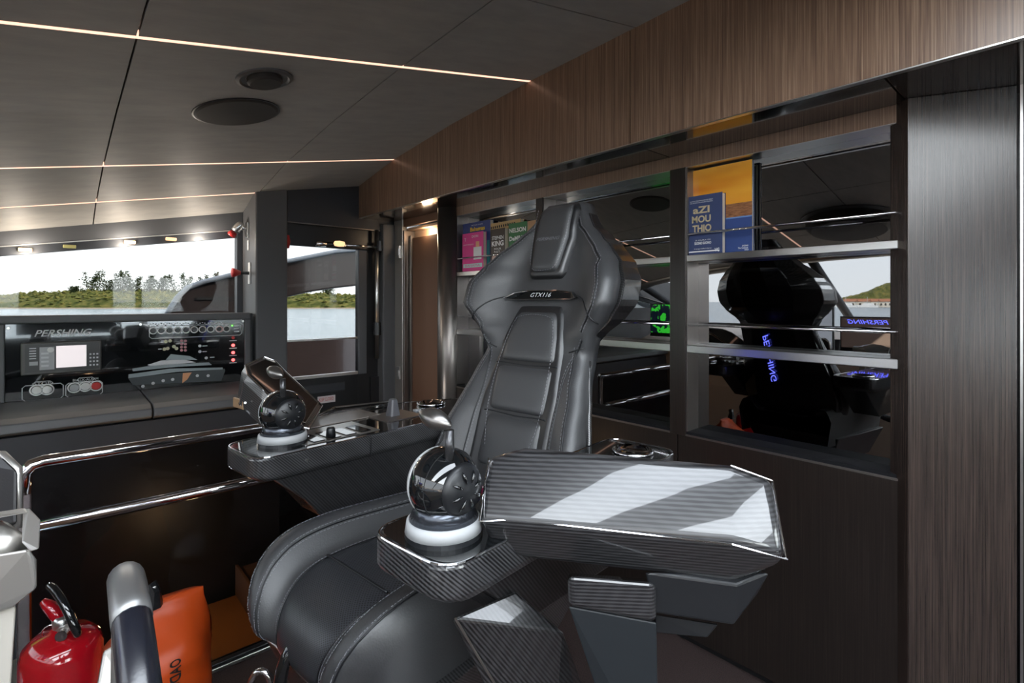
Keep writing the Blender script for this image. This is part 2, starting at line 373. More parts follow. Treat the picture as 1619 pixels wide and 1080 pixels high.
w1 = empty('window_1', kind='structure')
b = MB(); b.hexa([(hx0, GY+.03, EYE-.13*K), (hx1, GY+.03, EYE-.13*K), (hx1, GY+.036, EYE-.13*K), (hx0, GY+.036, EYE-.13*K),
                  (hx0, GY+.03, winz(hx0)+.03), (hx1, GY+.03, winz(hx1)+.03), (hx1, GY+.036, winz(hx1)+.03), (hx0, GY+.036, winz(hx0)+.03)]); b.go('pane', M_glass, w1)
b = MB(); b.hexa([(hx0, GY-.01, winz(hx0)-.035), (hx1, GY-.01, winz(hx1)-.035), (hx1, GY+.02, winz(hx1)-.035), (hx0, GY+.02, winz(hx0)-.035),
                  (hx0, GY-.01, winz(hx0)+.014), (hx1, GY-.01, winz(hx1)+.014), (hx1, GY+.02, winz(hx1)+.014), (hx0, GY+.02, winz(hx0)+.014)]); b.go('window_frame', M_matt2, w1)
bx('window_frame', (1.05*K, GY-.02, EYE-.13*K), (1.09*K, GY+.05, winz(hx1)+.02), M_matt2, w1)
# pillar between window and door
px0 = 1.09*K; px1 = onY(455, HY, PY).x
pil = bx('trim_5', (px0, PY, .0), (px1, GY+.08, 2.6), M_pillar, bev=.012, seg=3); tag(pil, kind='structure')
# door in the port side
dr = empty('door_1', kind='structure')
DY = 4.06*K
def dpt(px, py): return onY(px, py, DY)
dx0 = px1; dx1 = DW+.02
zh = dpt(560, 362).z
bx('door_header', (dx0, DY-.05, zh), (dx1, DY+.1, 2.6), M_matt2, dr, bev=.004)
bx('header_line', (dx0, DY-.054, zh-.006), (dpt(610, 370).x, DY-.05, zh), M_dsteel, dr, bev=0)
gx0, gx1 = dx0, dpt(566, 470).x; gz1 = dpt(540, 393).z; gzm = dpt(540, 534).z; gz0 = dpt(540, 590).z
bx('top_rail', (dx0, DY, gz1), (dx1, DY+.05, zh), M_blk, dr)
bx('stile', (gx1, DY, 0), (dx1, DY+.05, gz1), M_blk, dr)
bx('bottom_rail', (dx0, DY, 0), (gx1, DY+.05, gz0), M_blk, dr)
bx('inner_frame', (gx1, DY-.012, gz0-.02), (dpt(579, 470).x, DY+.0, gz1), M_matt, dr, bev=.006, seg=3)
bx('pane', (gx0, DY+.02, gzm), (gx1, DY+.026, gz1), M_glass, dr, bev=0)
bx('lower_pane', (gx0, DY+.02, gz0), (gx1, DY+.026, gzm), M_tint, dr, bev=0)
bx('glazing_bar', (gx0, DY+.0, gzm-.014), (gx1, DY+.018, gzm), M_steel, dr, bev=.002)
bx('glazing_bar', (gx0, DY-.004, gz0-.02), (gx1, DY+.018, gz0+.004), M_silver, dr, bev=.003)
hz = dpt(500, 617); bx('recessed_grip', (dpt(470, 612).x, DY-.012, dpt(500, 622).z), (dpt(545, 612).x, DY, dpt(500, 608).z), M_matt2, dr, bev=.006)
st_ = bx('warning_sticker', (dpt(502, 630).x, DY-.002, dpt(515, 637).z), (dpt(530, 630).x, DY, dpt(515, 626).z), mat('sticker_white', (.75, .68, .68), .5), dr, bev=0)
text('sticker_print', 'KEEP CLOSED', (dpt(516, 631).x, DY-.002, dpt(516, 631).z), (1, 0, 0), (0, 0, 1), .11, .024, M_redp, dr)
bx('sill_seal', (gx1+.1, DY-.02, .0), (dx1, DY-.001, .9), M_blk, dr)
ty = DY-.06
b = MB(); bxp = onY(596, 470, ty).x; b.tube([(bxp, ty, 1.05), (bxp, ty, zh+.0)], .016, 12); b.go('lock_bar', M_steel, dr, smooth=True)
b = MB(); cz_ = onY(596, 520, ty).z; b.tube([(bxp, ty, cz_-.05), (bxp, ty, cz_+.05)], .028, 12); b.go('lock_collar', M_blk, dr)
# closer arm
cl = empty('door_closer', (bxp, ty, zh-.1), 'chrome and black door closer arm with amber lamp above the side door', 'door closer')
def CLp(p): return Vector(p)-Vector((bxp, ty, zh-.1))
a0 = onY(500, 385, ty-.02); a1 = onY(600, 391, ty-.02)
b = MB(); b.tube([CLp(a0.lerp(a1, .35)), CLp(a1)], .009, 10); b.go('arm', M_chrome, cl, smooth=True)
b = MB(); b.tube([CLp(a0), CLp(a0.lerp(a1, .14))], .022, 12); b.go('cylinder', M_chrome, cl, smooth=True)
b = MB(); b.tube([CLp(a0.lerp(a1, .14)), CLp(a0.lerp(a1, .42))], .017, 12); b.go('sleeve', M_blk, cl, smooth=True)
b = MB(); q = a0.lerp(a1, .33); b.lathe([(0, -.045), (.018, -.035), (.022, 0), (.018, .035), (0, .045)], CLp(q+Vector((0, -.02, .006))), (1, 0, 0), 14); b.go('amber_cap', M_amber, cl, smooth=True)
b = MB(); b.tube([CLp(a1+Vector((0, 0, -.03))), CLp(a1+Vector((0, 0, .05)))], .022, 10); b.go('hinge_block', M_blk, cl)
rd = onY(458, 381, PY-.01)
b = MB(); b.lathe([(0, -.05), (.022, -.046), (.030, 0), (.022, .046), (0, .05)], (px1+.004, PY+.05, rd.z), (0, 0, 1), 16); o = b.go('red_lamp', M_redp, smooth=True); tag(o, 'red oval lamp cover beside the grey pillar over the door glass', 'lamp')
# corner post
bx('trim_6', (onY(601, 470, ty).x+.01, DY-.09, 0), (DW+.02, DY+.02, zh+.05), M_matt, bev=.01)['kind'] = 'structure'

# ---- locker with open doorway, left part of the aft wall
lk = empty('door_2', kind='structure')
zl = onX(670, 358, DW).z
bx('jamb', (DW-.012, YS[640]+.02, 0), (DW+.03, YS[625], FZ), M_silver, lk, bev=.003)
bx('jamb_return', (DW-.006, YS[640], 0), (DW+.1, YS[640]+.02, zl), M_dsteel, lk)  # dark metal return between jamb and opening
bx('head', (DW, YS[700], onX(670, 352, DW).z), (DW+.03, YS[640]+.02, FZ), M_brown, lk, bev=.002)
bx('inner_ceiling', (DW+.03, YS[697]-.02, zl-.0), (DW+.165, YS[640]+.05, zl+.02), M_cream, lk)
bx('inner_ceiling_lip', (DW+.09, YS[697]-.02, zl-.055), (DW+.12, YS[640]+.05, zl), M_cream, lk)
bx('open_leaf', (DW+.05, YS[697]-.01, .02), (DW+.085, YS[640]-.01, zl-.06), M_brown, lk, bev=.003)
bx('leaf_edge', (DW+.035, YS[640]-.035, .02), (DW+.06, YS[640]-.01, zl-.04), M_dsteel, lk)
ll = bpy.data.lights.new('locker_lamp', 'POINT'); ll.energy = .9; ll.color = (1, .75, .5); ll.shadow_soft_size = .04
lo_ = bpy.data.objects.new('locker_lamp', ll); C.objects.link(lo_); lo_.location = (DW+.045, (YS[640]+YS[697])/2, zl-.03)
for py in (398, 588):
    q = onX(634, py, DW); h_ = bx('hinge', (DW-.03, q.y-.022, q.z-.055), (DW-.012, q.y+.022, q.z+.045), M_steel, lk, bev=.003)
    MB().tube([(DW-.034, q.y-.03, q.z-.03), (DW-.034, q.y-.03, q.z+.02)], .011, 10).go('hinge_pin', M_steel, h_)
cp = MB(); yc = (YS[700]+YS[722])/2; cp.tube([(DW+.0, yc, 0), (DW+.0, yc, FZ)], (YS[700]-YS[722])/2, 24); o = cp.go('trim_7', M_dsteel, smooth=True); tag(o, kind='structure')

# ---- forward: windscreen, dash, starboard side
ws = empty('window_2', kind='structure')
b = MB(); b.grid(lambda u, v: (-3.1+(XF+3.1)*v, (-4.3+8.6*u), 1.12+(ceilz(XF, (-4.3+8.6*u))-1.10)*v), 13, 2); b.go('pane', M_shade, ws)
for yy in (-2.6, -.55, 1.9, 3.9):
    b = MB(); b.tube([(-3.1, yy, 1.12), (XF, yy, ceilz(XF, yy))], .045, 8); b.go('mullion', M_matt2, ws, smooth=True)
b = MB(); b.tube([(XF, -4.3+.4*i, ceilz(XF, -4.3+.4*i)) for i in range(22)], .05, 8); b.go('head_rail', M_silver, ws, smooth=True)
w3 = empty('window_3', kind='structure')
bx('lower_wall', (-3.1, -4.2, 0), (DW+.1, -4.12, .9), M_matt2, w3, bev=0); bx('upper_wall', (-1.4, -4.2, 1.98), (DW+.1, -4.12, 2.5), M_matt2, w3, bev=0)
bx('pane', (-3.1, -4.16, .9), (DW+.1, -4.155, 2.1), M_clear, w3, bev=0)
bx('reflection_blocker', (-.45, -4.2, .95), (.85, -4.12, 1.98), M_matt2, w3, bev=0)  # unseen block added to keep the bright pane's reflection off the panel lettering
for xx in (-1.6, 1.2): bx('mullion', (xx, -4.19, .9), (xx+.1, -4.11, 2.0), M_matt2, w3)
da = empty('dashboard', (-1.6, 0, 0), 'beige leather helm dashboard below the windscreen, seen in the mirror', 'dashboard')
def dl(p): return Vector(p)-Vector((-1.6, 0, 0))
b = MB(); b.prism([dl((-3.05, -3.9, 0)), dl((-3.05, -3.9, 1.16)), dl((-1.5, -3.9, 1.12)), dl((-.95, -3.9, .98)), dl((-1.0, -3.9, .6)), dl((-1.2, -3.9, 0))], (0, 7.8, 0)); b.go('body', M_dash, da, bev=.03, seg=3)
b = MB(); b.prism([dl((-1.49, -.6, 1.125)), dl((-.955, -.6, .99)), dl((-.955, -.6, .975)), dl((-1.49, -.6, 1.10))], (0, 3.0, 0)); b.go('gloss_inlay', M_black, da)
def mrefl(px, py, X): # point on plane X that the mirror shows at this pixel
    q = onX(px, py, 2*MX-X); return Vector((X, q.y, q.z))
def screen(px0, py0, px1, py1, m, nm='display'):
    X = -.85; a = mrefl(px0, py0, X); c = mrefl(px1, py1, X)
    o = bx(nm, dl((X-.03, min(a.y, c.y), min(a.z, c.z)-.03)), dl((X, max(a.y, c.y), max(a.z, c.z))), M_blk, da, bev=.004)
    p = bx('screen', dl((X, min(a.y, c.y)+.012, min(a.z, c.z)+.012)), dl((X+.003, max(a.y, c.y)-.012, max(a.z, c.z)-.012)), m, o, bev=0)
    return o, a, c
M_radar = mat('radar_screen', (.01, .02, .02), .2, emit=(.2, 1, .1), estr=1)
n = N(M_radar, 'ShaderNodeTexNoise'); n.inputs['Scale'].default_value = 14; LK(M_radar, objco(M_radar, (1, 1, 1)), n.inputs['Vector'])
r = N(M_radar, 'ShaderNodeValToRGB'); r.color_ramp.elements[0].position = .52; r.color_ramp.elements[0].color = (.005, .01, .02, 1); r.color_ramp.elements[1].position = .55; r.color_ramp.elements[1].color = (.05, .8, .05, 1)
LK(M_radar, n.outputs[0], r.inputs[0]); LK(M_radar, r.outputs[0], BS(M_radar).inputs['Emission Color'])
M_chart = mat('chart_screen', (.5, .55, .6), .3, emit=(.75, .80, .9), estr=.45)
M_brsc = mat('idle_screen', (.16, .12, .10), .3, emit=(.2, .14, .12), estr=.3)
screen(1028, 480, 1085, 530, M_radar); screen(1285, 478, 1318, 556, M_chart)
o, a, c = screen(1328, 500, 1418, 556, M_brsc)
text('screen_text', 'PERSHING', dl((-.846, (a.y+c.y)/2, a.z-.045)), (0, 1, 0), (0, 0, 1), .30, .035, M_blue, o, shear=.3)

# ---- balustrade round the stair opening
bl = empty('glass_balustrade', (.8, BY, 0), 'glass balustrade with two polished rails along the stair opening', 'balustrade')
def bp(x, z, dy=0): return Vector((x-.8, dy, z))
bx0 = onY(38, 740, BY).x; bx1 = 1.35
for z, nm in ((.955, 'rail'), (.735, 'rail')):
    b = MB(); b.tube([bp(bx0, z), bp(bx1, z)] if z < .9 else [bp(bx0, z-.10), bp(bx0, z-.03), bp(bx0+.02, z-.006), bp(bx0+.05, z), bp(bx1, z)], .021, 14); b.go(nm, M_chrome, bl, smooth=True)
bx('post', bp(bx0-.02, 0, -.012), bp(bx0+.02, .88, .012), M_chrome, bl, bev=.006); bx('post', bp(bx1-.02, 0, -.012), bp(bx1+.02, .96, .012), M_chrome, bl, bev=.006)
bx('glass_panel', bp(bx0+.02, .03, .004), bp(bx1-.02, .945, .012), M_tint, bl, bev=0)
bx('floor_channel', bp(bx0-.3, .0, -.02), bp(bx1+.3, .03, .02), M_blk, bl, bev=.004)
bx('channel_strip', bp(bx0-.3, .0, -.028), bp(bx1+.3, .016, -.02), M_steel, bl, bev=.002)

# ---- port side console with instrument panel
sc = empty('side_console', (0, PY, 0), 'dark port side console carrying a black glossy instrument panel under the window', 'console')
def pl(px, py, dy=0):
    q = onY(px, py, PY); return Vector((q.x, dy, q.z))
LX = lambda p: (p.x, p.y, p.z)
ptl, ptr, pbl, pbr = pl(8, 513), pl(386, 505), pl(8, 640), pl(386, 598)
zt = (ptl.z+ptr.z)/2; zb = EYE-.56*K
bx('backing', (-2.9, .03, .6), (px0-.01, .09, zt+.04), M_matt2, sc, bev=.004)
bx('panel_frame', (ptl.x-.03, -.02, zt), (ptr.x+.035, .05, zt+.045), M_pillar, sc, bev=.008, seg=3)
bx('panel_frame', (ptr.x, -.02, zb), (ptr.x+.035, .05, zt), M_pillar, sc, bev=.006)
bx('panel_frame', (ptl.x-.03, -.02, zb), (ptl.x, .05, zt), M_pillar, sc, bev=.006)
bx('left_cover', (-2.9, -.01, zb), (ptl.x-.034, .03, zt+.04), M_pillar, sc, bev=.004)
ip = bx('instrument_panel', (ptl.x, 0, zb), (ptr.x, .03, zt), M_black, sc, bev=.001)
# ledge in two pieces, face below
ls = onY(240, 630, 3.5*K).x
for x0, x1 in ((-2.9, ls-.003), (ls+.003, px0)):
    b = MB(); b.prism([(x0, .05, zb), (x0, -.50*K, zb-.01), (x0, -.55*K, zb-.03), (x0, -.56*K, zb-.07), (x0, -.5*K, zb-.09), (x0, .05, zb-.09)], (x1-x0, 0, 0)); b.go('ledge', M_pillar, sc, bev=.006, seg=3)
bx('lower_face', (-2.9, -.52*K, -1.0), (px0, -.48*K, zb-.095), M_matt2, sc, bev=0)
bx('end_face', (px0-.03, -.48*K, 0), (px0, .05, zb-.095), M_matt2, sc, bev=0)

M_wh2 = mat('white_ring_print', (.85, .85, .85), .5)
def disc(nm, px, py, r, m, parent, d=.01, ring=None, y0=0):
    p = pl(px, py); b = MB(); b.lathe([(r, y0), (r, y0+d*.8), (r*.85, y0+d), (0, y0+d)], p, (0, -1, 0), 20); o = b.go(nm, m, parent)
    if ring:
        bb = MB(); bb.tube([p+Vector((math.cos(t*math.pi/10)*ring, -.002, math.sin(t*math.pi/10)*ring)) for t in range(20)], .0036, 6, closed=True); bb.go('dial_ring', M_wh2, o)
    return o
def outline(px0, py0, px1, py1, r=.0022, nm='printed_outline'):
    a, b_, c, d = pl(px0, py0), pl(px1, py0), pl(px1, py1), pl(px0, py1)
    zz0 = (c.z+d.z)/2; zz1 = (a.z+b_.z)/2; q = .012; x0, x1 = a.x, b_.x
    pts = [(x0+q, 0, zz1), (x1-q, 0, zz1), (x1, 0, zz1-q), (x1, 0, zz0+q), (x1-q, 0, zz0), (x0+q, 0, zz0), (x0, 0, zz0+q), (x0, 0, zz1-q)]
    MB().tube([(p[0], -.001, p[2]) for p in pts], r, 4, closed=True).go(nm, M_text, ip)
text('brand_lettering', 'PERSHING', pl(101, 526), (1, 0, 0), (0, 0, 1), pl(147, 526).x-pl(56, 526).x, .036, M_text, ip, .002, .35, .01)
for px, py in ((13, 519), (222, 513), (384, 508), (388, 545)): disc('screw', px, py, .008, M_steel, ip, .004)
for (px, py) in [(242+i*13.0, 523-i*.35) for i in range(9)]: disc('dial', px, py, .014, M_blk, ip, .014, .019)
disc('lamp_button', 347.5, 520.5, .020, mat('pink_button', (.7, .5, .48), .4), ip, .01); disc('dial', 358, 520, .014, M_blk, ip, .012, .019)
for i in range(9):
    p = pl(242+i*13, 514-i*.3)
    for k in range(5):
        an = math.pi*(.15+.175*k); MB().box((p.x+.024*math.cos(an)-.004, -.002, p.z-.012+.02*math.sin(an)-.003), (p.x+.024*math.cos(an)+.004, 0, p.z-.012+.02*math.sin(an)+.003)).go('tick_mark', M_text, ip)
outline(236, 514, 382, 532.5)
for i, py in enumerate((534, 546, 557.5, 569)):
    disc('warning_lamp', 368.5, py, .010, M_rled if i else M_redp, ip, .006); p = pl(368.5, py+4.5); bx('label_mark', (p.x-.022, -.001, p.z-.003), (p.x+.022, 0, p.z+.002), M_text, ip, bev=0)
disc('power_lamp', 367, 515, .005, M_gled, ip, .004)
for py in (515, 519, 524): p = pl(374, py); bx('label_mark', (p.x-.016, -.001, p.z-.003), (p.x+.016, 0, p.z+.002), M_text, ip, bev=0)
# display unit
a, c = pl(33, 543), pl(160, 585); a2 = pl(160, 536); c2 = pl(33, 591)
du = bx('display_unit', (a.x, -.035, (c.z+c2.z)/2-.004), (c.x, 0, (a.z+a2.z)/2), mat('display_bezel', (.07, .068, .064), .35), ip, bev=.006)
H = (a.z+a2.z)/2-((c.z+c2.z)/2); Wd = c.x-a.x; oz = (c.z+c2.z)/2
def dbox(nm, u0, v0, u1, v1, m, d=.002): bx(nm, (a.x+Wd*u0, -.035-d, oz+H*v0), (a.x+Wd*u1, -.034, oz+H*v1), m, du, bev=0)
dbox('face_plate', .05, .06, .97, .94, mat('display_face', (.035, .036, .038), .4), .001)
dbox('keypad_area', .22, .12, .40, .84, M_lgrey, .002); dbox('screen', .42, .16, .80, .86, mat('lit_screen', (.6, .55, .55), .3, emit=(.75, .68, .70), estr=.5), .003)
for i in range(4): dbox('key', .24, .22+.13*i, .33, .28+.13*i, M_text, .003)
for i in range(3):
    for k in range(4): dbox('key', .84+.045*i, .16+.12*k, .865+.045*i, .21+.12*k, M_text, .003)
for i in range(5): dbox('print_line', .10, .48+.08*i, .18, .51+.08*i, M_text, .002)
dbox('grey_key', .10, .28, .2, .40, M_lgrey, .003)
disc('round_key', 80, 552.5, .014, M_white, du, .006, y0=.036)
# lower switch groups
outline(35, 608, 100, 632); outline(104, 604, 162, 626); outline(51, 603, 84, 609, .0015); outline(121, 597, 150, 603, .0015)
for px, py, m_ in ((58, 617, M_white), (74.5, 616, M_white), (117.5, 613, M_lgrey), (135, 611, M_white), (152, 610, M_redp)):
    disc('push_button', px, py, .021, m_, ip, .014, .027)
text('button_caption', 'STOP', pl(67, 606), (1, 0, 0), (0, 0, 1), .07, .014, M_text, ip); text('button_caption', 'BLACK-ALARM', pl(135.5, 600), (1, 0, 0), (0, 0, 1), .11, .013, M_text, ip)
# yacht drawing printed on the panel
def pp(pts, nm, m_, d=.0015):
    MB().prism([(pl(*p).x, 0, pl(*p).z) for p in pts], (0, -d, 0)).go(nm, m_, ip)
M_d1 = mat('diagram_grey', (.30, .35, .37), .4); M_d2 = mat('diagram_dark', (.05, .06, .065), .3); M_d3 = mat('diagram_orange', (.75, .36, .18), .5)
pp([(202, 597), (355, 583), (356, 586), (350, 602), (210, 609)], 'hull_drawing', M_d2, .001)
pp([(203, 592), (268, 583), (352, 581), (352, 584), (280, 588), (203, 598)], 'hull_drawing', M_d1)
pp([(209, 583), (240, 578), (330, 573), (335, 577), (280, 580), (210, 587)], 'deck_drawing', M_d1)
pp([(233, 577), (255, 570), (290, 568), (310, 573), (240, 579)], 'roof_drawing', M_text)
pp([(262, 569), (270, 560), (300, 563), (312, 569)], 'bridge_drawing', M_d1)
pp([(289, 590), (303, 589), (296, 600), (288, 606)], 'engine_drawing', M_d3)
for px, py in ((262, 540), (269, 539), (260, 552), (265, 551), (275, 548), (279, 551)): disc('legend_mark', px, py, .010, mat('legend_yellow', (.6, .58, .4), .5), ip, .002)
for i in range(4):
    for k in range(2): disc('legend_mark', 287+k*6, 539+i*5, .008, mat('legend_red', (.45, .2, .22), .5), ip, .002)
for px, py in ((316, 547), (316, 556), (326, 566), (258, 602), (273, 600), (312, 594), (329, 594), (226, 611), (242, 606)): disc('legend_mark', px, py, .009, M_text, ip, .002)
for x0_, x1_, py in ((320, 328, 547), (320, 327, 556), (332, 339, 565), (255, 262, 539), (250, 256, 552)): 
    q0, q1 = pl(x0_, py), pl(x1_, py); bx('legend_line', (q0.x, -.0012, q0.z-.003), (q1.x, 0, q0.z+.002), M_text, ip, bev=0)
# fittings on the pillar's forward face
def pf(px, py):
    q = onX(px, py, px0); return q
q = pf(392, 363)
lp = empty('spotlight', q, 'small silver and red spotlight on the window side of the grey pillar', 'lamp')
bx('mount_plate', (-.012, -.03, -.06), (0, .03, .05), M_steel, lp); MB().tube([(-.01, 0, -.0), (-.05, .01, .02)], .012, 10).go('arm', M_chrome, lp, smooth=True)
MB().lathe([(.018, 0), (.026, .01), (.030, .05), (.028, .07)], (-.04, .0, .04), (-.6, .5, -.9), 16).go('lamp_head', M_steel, lp, smooth=True)
MB().lathe([(.024, 0), (.028, .03), (.022, .035)], (-.08, .035, -.02), (-.6, .5, -.9), 16).go('red_lens', M_redp, lp, smooth=True)
q = pf(393, 388); o = bx('white_plate', (px0-.006, q.y-.014, q.z-.035), (px0-.001, q.y+.014, q.z+.035), M_white); tag(o, 'small white plate on the pillar just below the spotlight', 'plate')
q = pf(395, 432); k_ = empty('pull_knob', q, 'red pull knob on a white plate halfway up the pillar', 'knob')
bx('plate', (-.006, -.025, -.075), (-.001, .025, .075), M_white, k_)
MB().lathe([(.012, 0), (.010, .06)], (-.005, 0, 0), (-1, 0, 0), 12).go('stem', M_blk, k_); MB().lathe([(.014, 0), (.030, .04), (.032, .052), (.012, .058)], (-.06, 0, 0), (-1, 0, 0), 16).go('cap', M_redp, k_, smooth=True)
for i, px in enumerate((40, 110, 205, 270)):
    q = onY(px, 396-i*3.5, GY-.02); o = bx('courtesy_light', (q.x-.03, GY-.045, winz(q.x)-.022), (q.x+.03, GY-.02, winz(q.x)-.002), M_amber if i != 1 else mat('olive_lamp', (.4, .38, .15), .5), bev=.004)
    tag(o, ['first', 'olive second', 'third', 'fourth'][i]+' courtesy light from the left along the top of the side window', 'lamp', 'courtesy lights above the side window')

for px in (40, 205, 330):  # fill lights added under the window header to brighten the ceiling
    q = onY(px, 396, GY-.25); L_ = bpy.data.lights.new('ceiling_fill', 'POINT'); L_.energy = 1.9; L_.color = (1, .88, .74); L_.shadow_soft_size = .03
    o = bpy.data.objects.new('ceiling_fill', L_); C.objects.link(o); o.location = (q.x, GY-.10, winz(q.x)-.03)
# ---- ceiling fittings
def onceil(px, py):
    t = 2.0
    for _ in range(40):
        p = D(px, py, t); d = ray(px, py); t = (ceilz(p.x, p.y)-EYE)/d[2]
    return D(px, py, t)
def cn(p):
    h = .01; dx = (ceilz(p.x+h, p.y)-ceilz(p.x-h, p.y))/2/h; dy = (ceilz(p.x, p.y+h)-ceilz(p.x, p.y-h))/2/h
    return Vector((dx, dy, -1)).normalized()
p = onceil(375, 177); o = empty('ceiling_speaker', p, 'large round dark ceiling speaker behind the smaller vent', 'speaker')
MB().lathe([(.165, -.004), (.165, .006), (.155, .010), (0, .013)], (0, 0, 0), cn(p), 48).go('grille', M_speak, o, smooth=False)
MB().lathe([(.172, -.004), (.172, .004), (.164, .005)], (0, 0, 0), cn(p), 48).go('rim', M_blk, o)
p = onceil(418, 124); o = empty('ceiling_light', p, 'small round recessed ceiling light ahead of the speaker', 'lamp')
MB().lathe([(.100, -.004), (.100, .006), (.088, .010), (.082, .004), (.066, .002), (.064, -.002)], (0, 0, 0), cn(p), 40).go('rim', M_pillar, o, smooth=False)
MB().lathe([(.062, -.002), (.062, .016), (.055, .024), (0, .026)], (0, 0, 0), cn(p), 40).go('cover', M_speak, o)
hp = Vector((-.45, 1.30, ceilz(-.45, 1.3))); o = empty('ceiling_hatch', hp, 'round black overhead hatch near the windscreen, seen in the mirror', 'hatch')
MB().lathe([(.30, 0), (.30, .06), (.26, .10), (0, .11)], (0, 0, 0), cn(hp), 40).go('cover', M_speak, o); MB().lathe([(.34, -.01), (.34, .01), (.30, .015)], (0, 0, 0), cn(hp), 40).go('rim', M_matt, o)

# ================================================================== SHELVES in the aft wall
sh = empty('wall_shelving', (DW, 1.2, 0), 'recessed wall shelving with smoked mirror back and steel rails behind the chair', 'shelving')
def sl(x, y, z): return Vector((x-DW, y-1.2, z))
comps = [(YS[1432], YS[1085]), (YS[1060], YS[859]), (YS[848], YS[722])]
for y0, y1 in comps:
    bx('mirror_back', sl(MX, y0, zB), sl(MX+.004, y1, zT), M_mirror, sh, bev=0)
    bx('base', sl(DW, y0, zB), sl(MX, y1, zB+.02), mat('shelf_base', (.008, .008, .01), .6, spec=.2), sh, bev=.001)
    bx('top_lining', sl(DW+.001, y0, zT-.002), sl(MX, y1, zT+.01), M_steel, sh, bev=0)
    bx('side_lining', sl(DW+.002, y1-.004, zB), sl(MX, y1, zT), M_dsteel, sh, bev=0)
    bx('side_lining', sl(DW+.002, y0, zB), sl(MX, y0+.004, zT), M_dsteel, sh, bev=0)
    z = EYE+.200*K; bx('shelf', sl(DW-.004, y0, z-.014), sl(MX-.001, y1-.004, z+.014), M_steel, sh, bev=.002)
    z = EYE-.219*K; bx('shelf', sl(DW-.004, y0, z-.017), sl(MX-.001, y1-.004, z+.017), M_steel, sh, bev=.003)
    for zz in (.313, -.107): MB().tube([sl(DW+.008, y0, EYE+zz*K), sl(DW+.008, y1, EYE+zz*K)], .0055, 8).go('guard_rail', M_chrome, sh, smooth=True)
for y0, y1 in ((YS[1085], YS[1060]), (YS[859], YS[848])): bx('post', sl(DW-.006, y0+.0005, zB), sl(MX, y1-.0005, zT), M_woodd, sh, bev=.002)
ush = EYE+.200*K+.014
# ---- books
def book(px0, px1, ztop, X0, th, mc, name='book', label='', group=None, z0=ush, pages=True, lean=0):
    ya = onX(px0, 400, X0).y; yb = onX(px1, 400, X0).y; w = ya-yb; h = ztop-z0
    o = empty(name, (X0+th/2, (ya+yb)/2, z0), label, 'book', group)
    o.rotation_euler = (0, lean, 0)
    bx('cover', (-th/2, -w/2, 0), (-th/2+.002, w/2, h), mc, o, bev=0); bx('back_cover', (th/2-.002, -w/2, 0), (th/2, w/2, h), mc, o, bev=0)
    bx('spine', (-th/2, w/2-.003, 0), (th/2, w/2, h), mc, o, bev=0)
    bx('page_block', (-th/2+.002, -w/2+.003, .003), (th/2-.002, w/2-.004, h-.003), mat('paper_edges', (.62, .55, .44), .8), o, bev=0)
    return o, w, h, th
R_ = (0, -1, 0); U_ = (0, 0, 1)
def bt(o, s, th, u, v, w, h, m, W_, H_, bold=0, shear=0, nm='cover_text'): text(nm, s, (-th/2, W_*(.5-u), H_*v), R_, U_, w*W_, h*H_, m, o, .0006, shear, bold)
def bb(o, th, u0, v0, u1, v1, m, W_, H_, nm='cover_picture', d=.0004): bx(nm, (-th/2-d, W_*(.5-u1), H_*v0), (-th/2, W_*(.5-u0), H_*v1), m, o, bev=0)
M_navy = mat('navy_cloth', (.045, .065, .16), .55); M_gold = mat('gold_print', (.75, .62, .38), .35, metal=.4); M_wp = mat('white_print', (.85, .85, .85), .6)
M_sky = mat('sunset_print', (.85, .33, .015), .3, coat=.4)
g_ = N(M_sky, 'ShaderNodeTexNoise'); g_.inputs['Scale'].default_value = 3; LK(M_sky, objco(M_sky, (1, .6, 3)), g_.inputs['Vector'])
r = N(M_sky, 'ShaderNodeValToRGB'); r.color_ramp.elements[0].position = .35; r.color_ramp.elements[0].color = (.75, .23, .01, 1); r.color_ramp.elements[1].position = .65; r.color_ramp.elements[1].color = (.95, .46, .05, 1)
LK(M_sky, g_.outputs[0], r.inputs[0]); LK(M_sky, r.outputs[0], BS(M_sky).inputs['Base Color'])
M_bsea = mat('brown_sea_print', (.30, .12, .05), .35); noisecol(M_bsea, objco(M_bsea, (1, 4, 40)), 8, [(.35, (.16, .06, .03)), (.65, (.45, .2, .09))])
o, w_, h_, th_ = book(1082, 1142, onX(1142, 303, DW+.014).z, DW+.016, .030, M_navy, label='navy blue book with gold lettering in front of the orange picture book')
for s, v_ in (('aZI', .755), ('MOU', .60), ('THIO', .445)): bt(o, s, th_, .46 if s != 'THIO' else .475, v_, .5 if s != 'aZI' else .44, .12, M_gold, w_, h_, .03)
bt(o, 'NAUTICA CONTEMPORANEA NEL DESIGN', th_, .46, .91, .6, .018, M_wp, w_, h_); bt(o, 'DEL NUOVO MILLENNIO ITALIANO', th_, .46, .88, .6, .018, M_wp, w_, h_)
bt(o, 'A CURA DI', th_, .5, .245, .4, .02, M_wp, w_, h_); bt(o, 'SUONO SUONO', th_, .5, .195, .44, .045, M_wp, w_, h_, .03)
bt(o, 'Il navigar bello in barca', th_, .5, .1, .45, .025, M_wp, w_, h_); bb(o, th_, .02, .045, .92, .065, M_wp, w_, h_)
bt(o, 'VG', th_, .87, .065, .12, .06, M_wp, w_, h_, .02)
o, w_, h_, th_ = book(1089, 1189, onX(1189, 252, DW+.055).z, DW+.052, .018, M_navy, 'picture_book', label='tall picture book with an orange sunset cover behind the navy book')
bb(o, th_, .0, .55, 1, 1, M_sky, w_, h_); bb(o, th_, 0, .40, 1, .55, M_bsea, w_, h_); bb(o, th_, 0, .385, 1, .40, mat('pale_blue_print', (.15, .28, .55), .4), w_, h_)
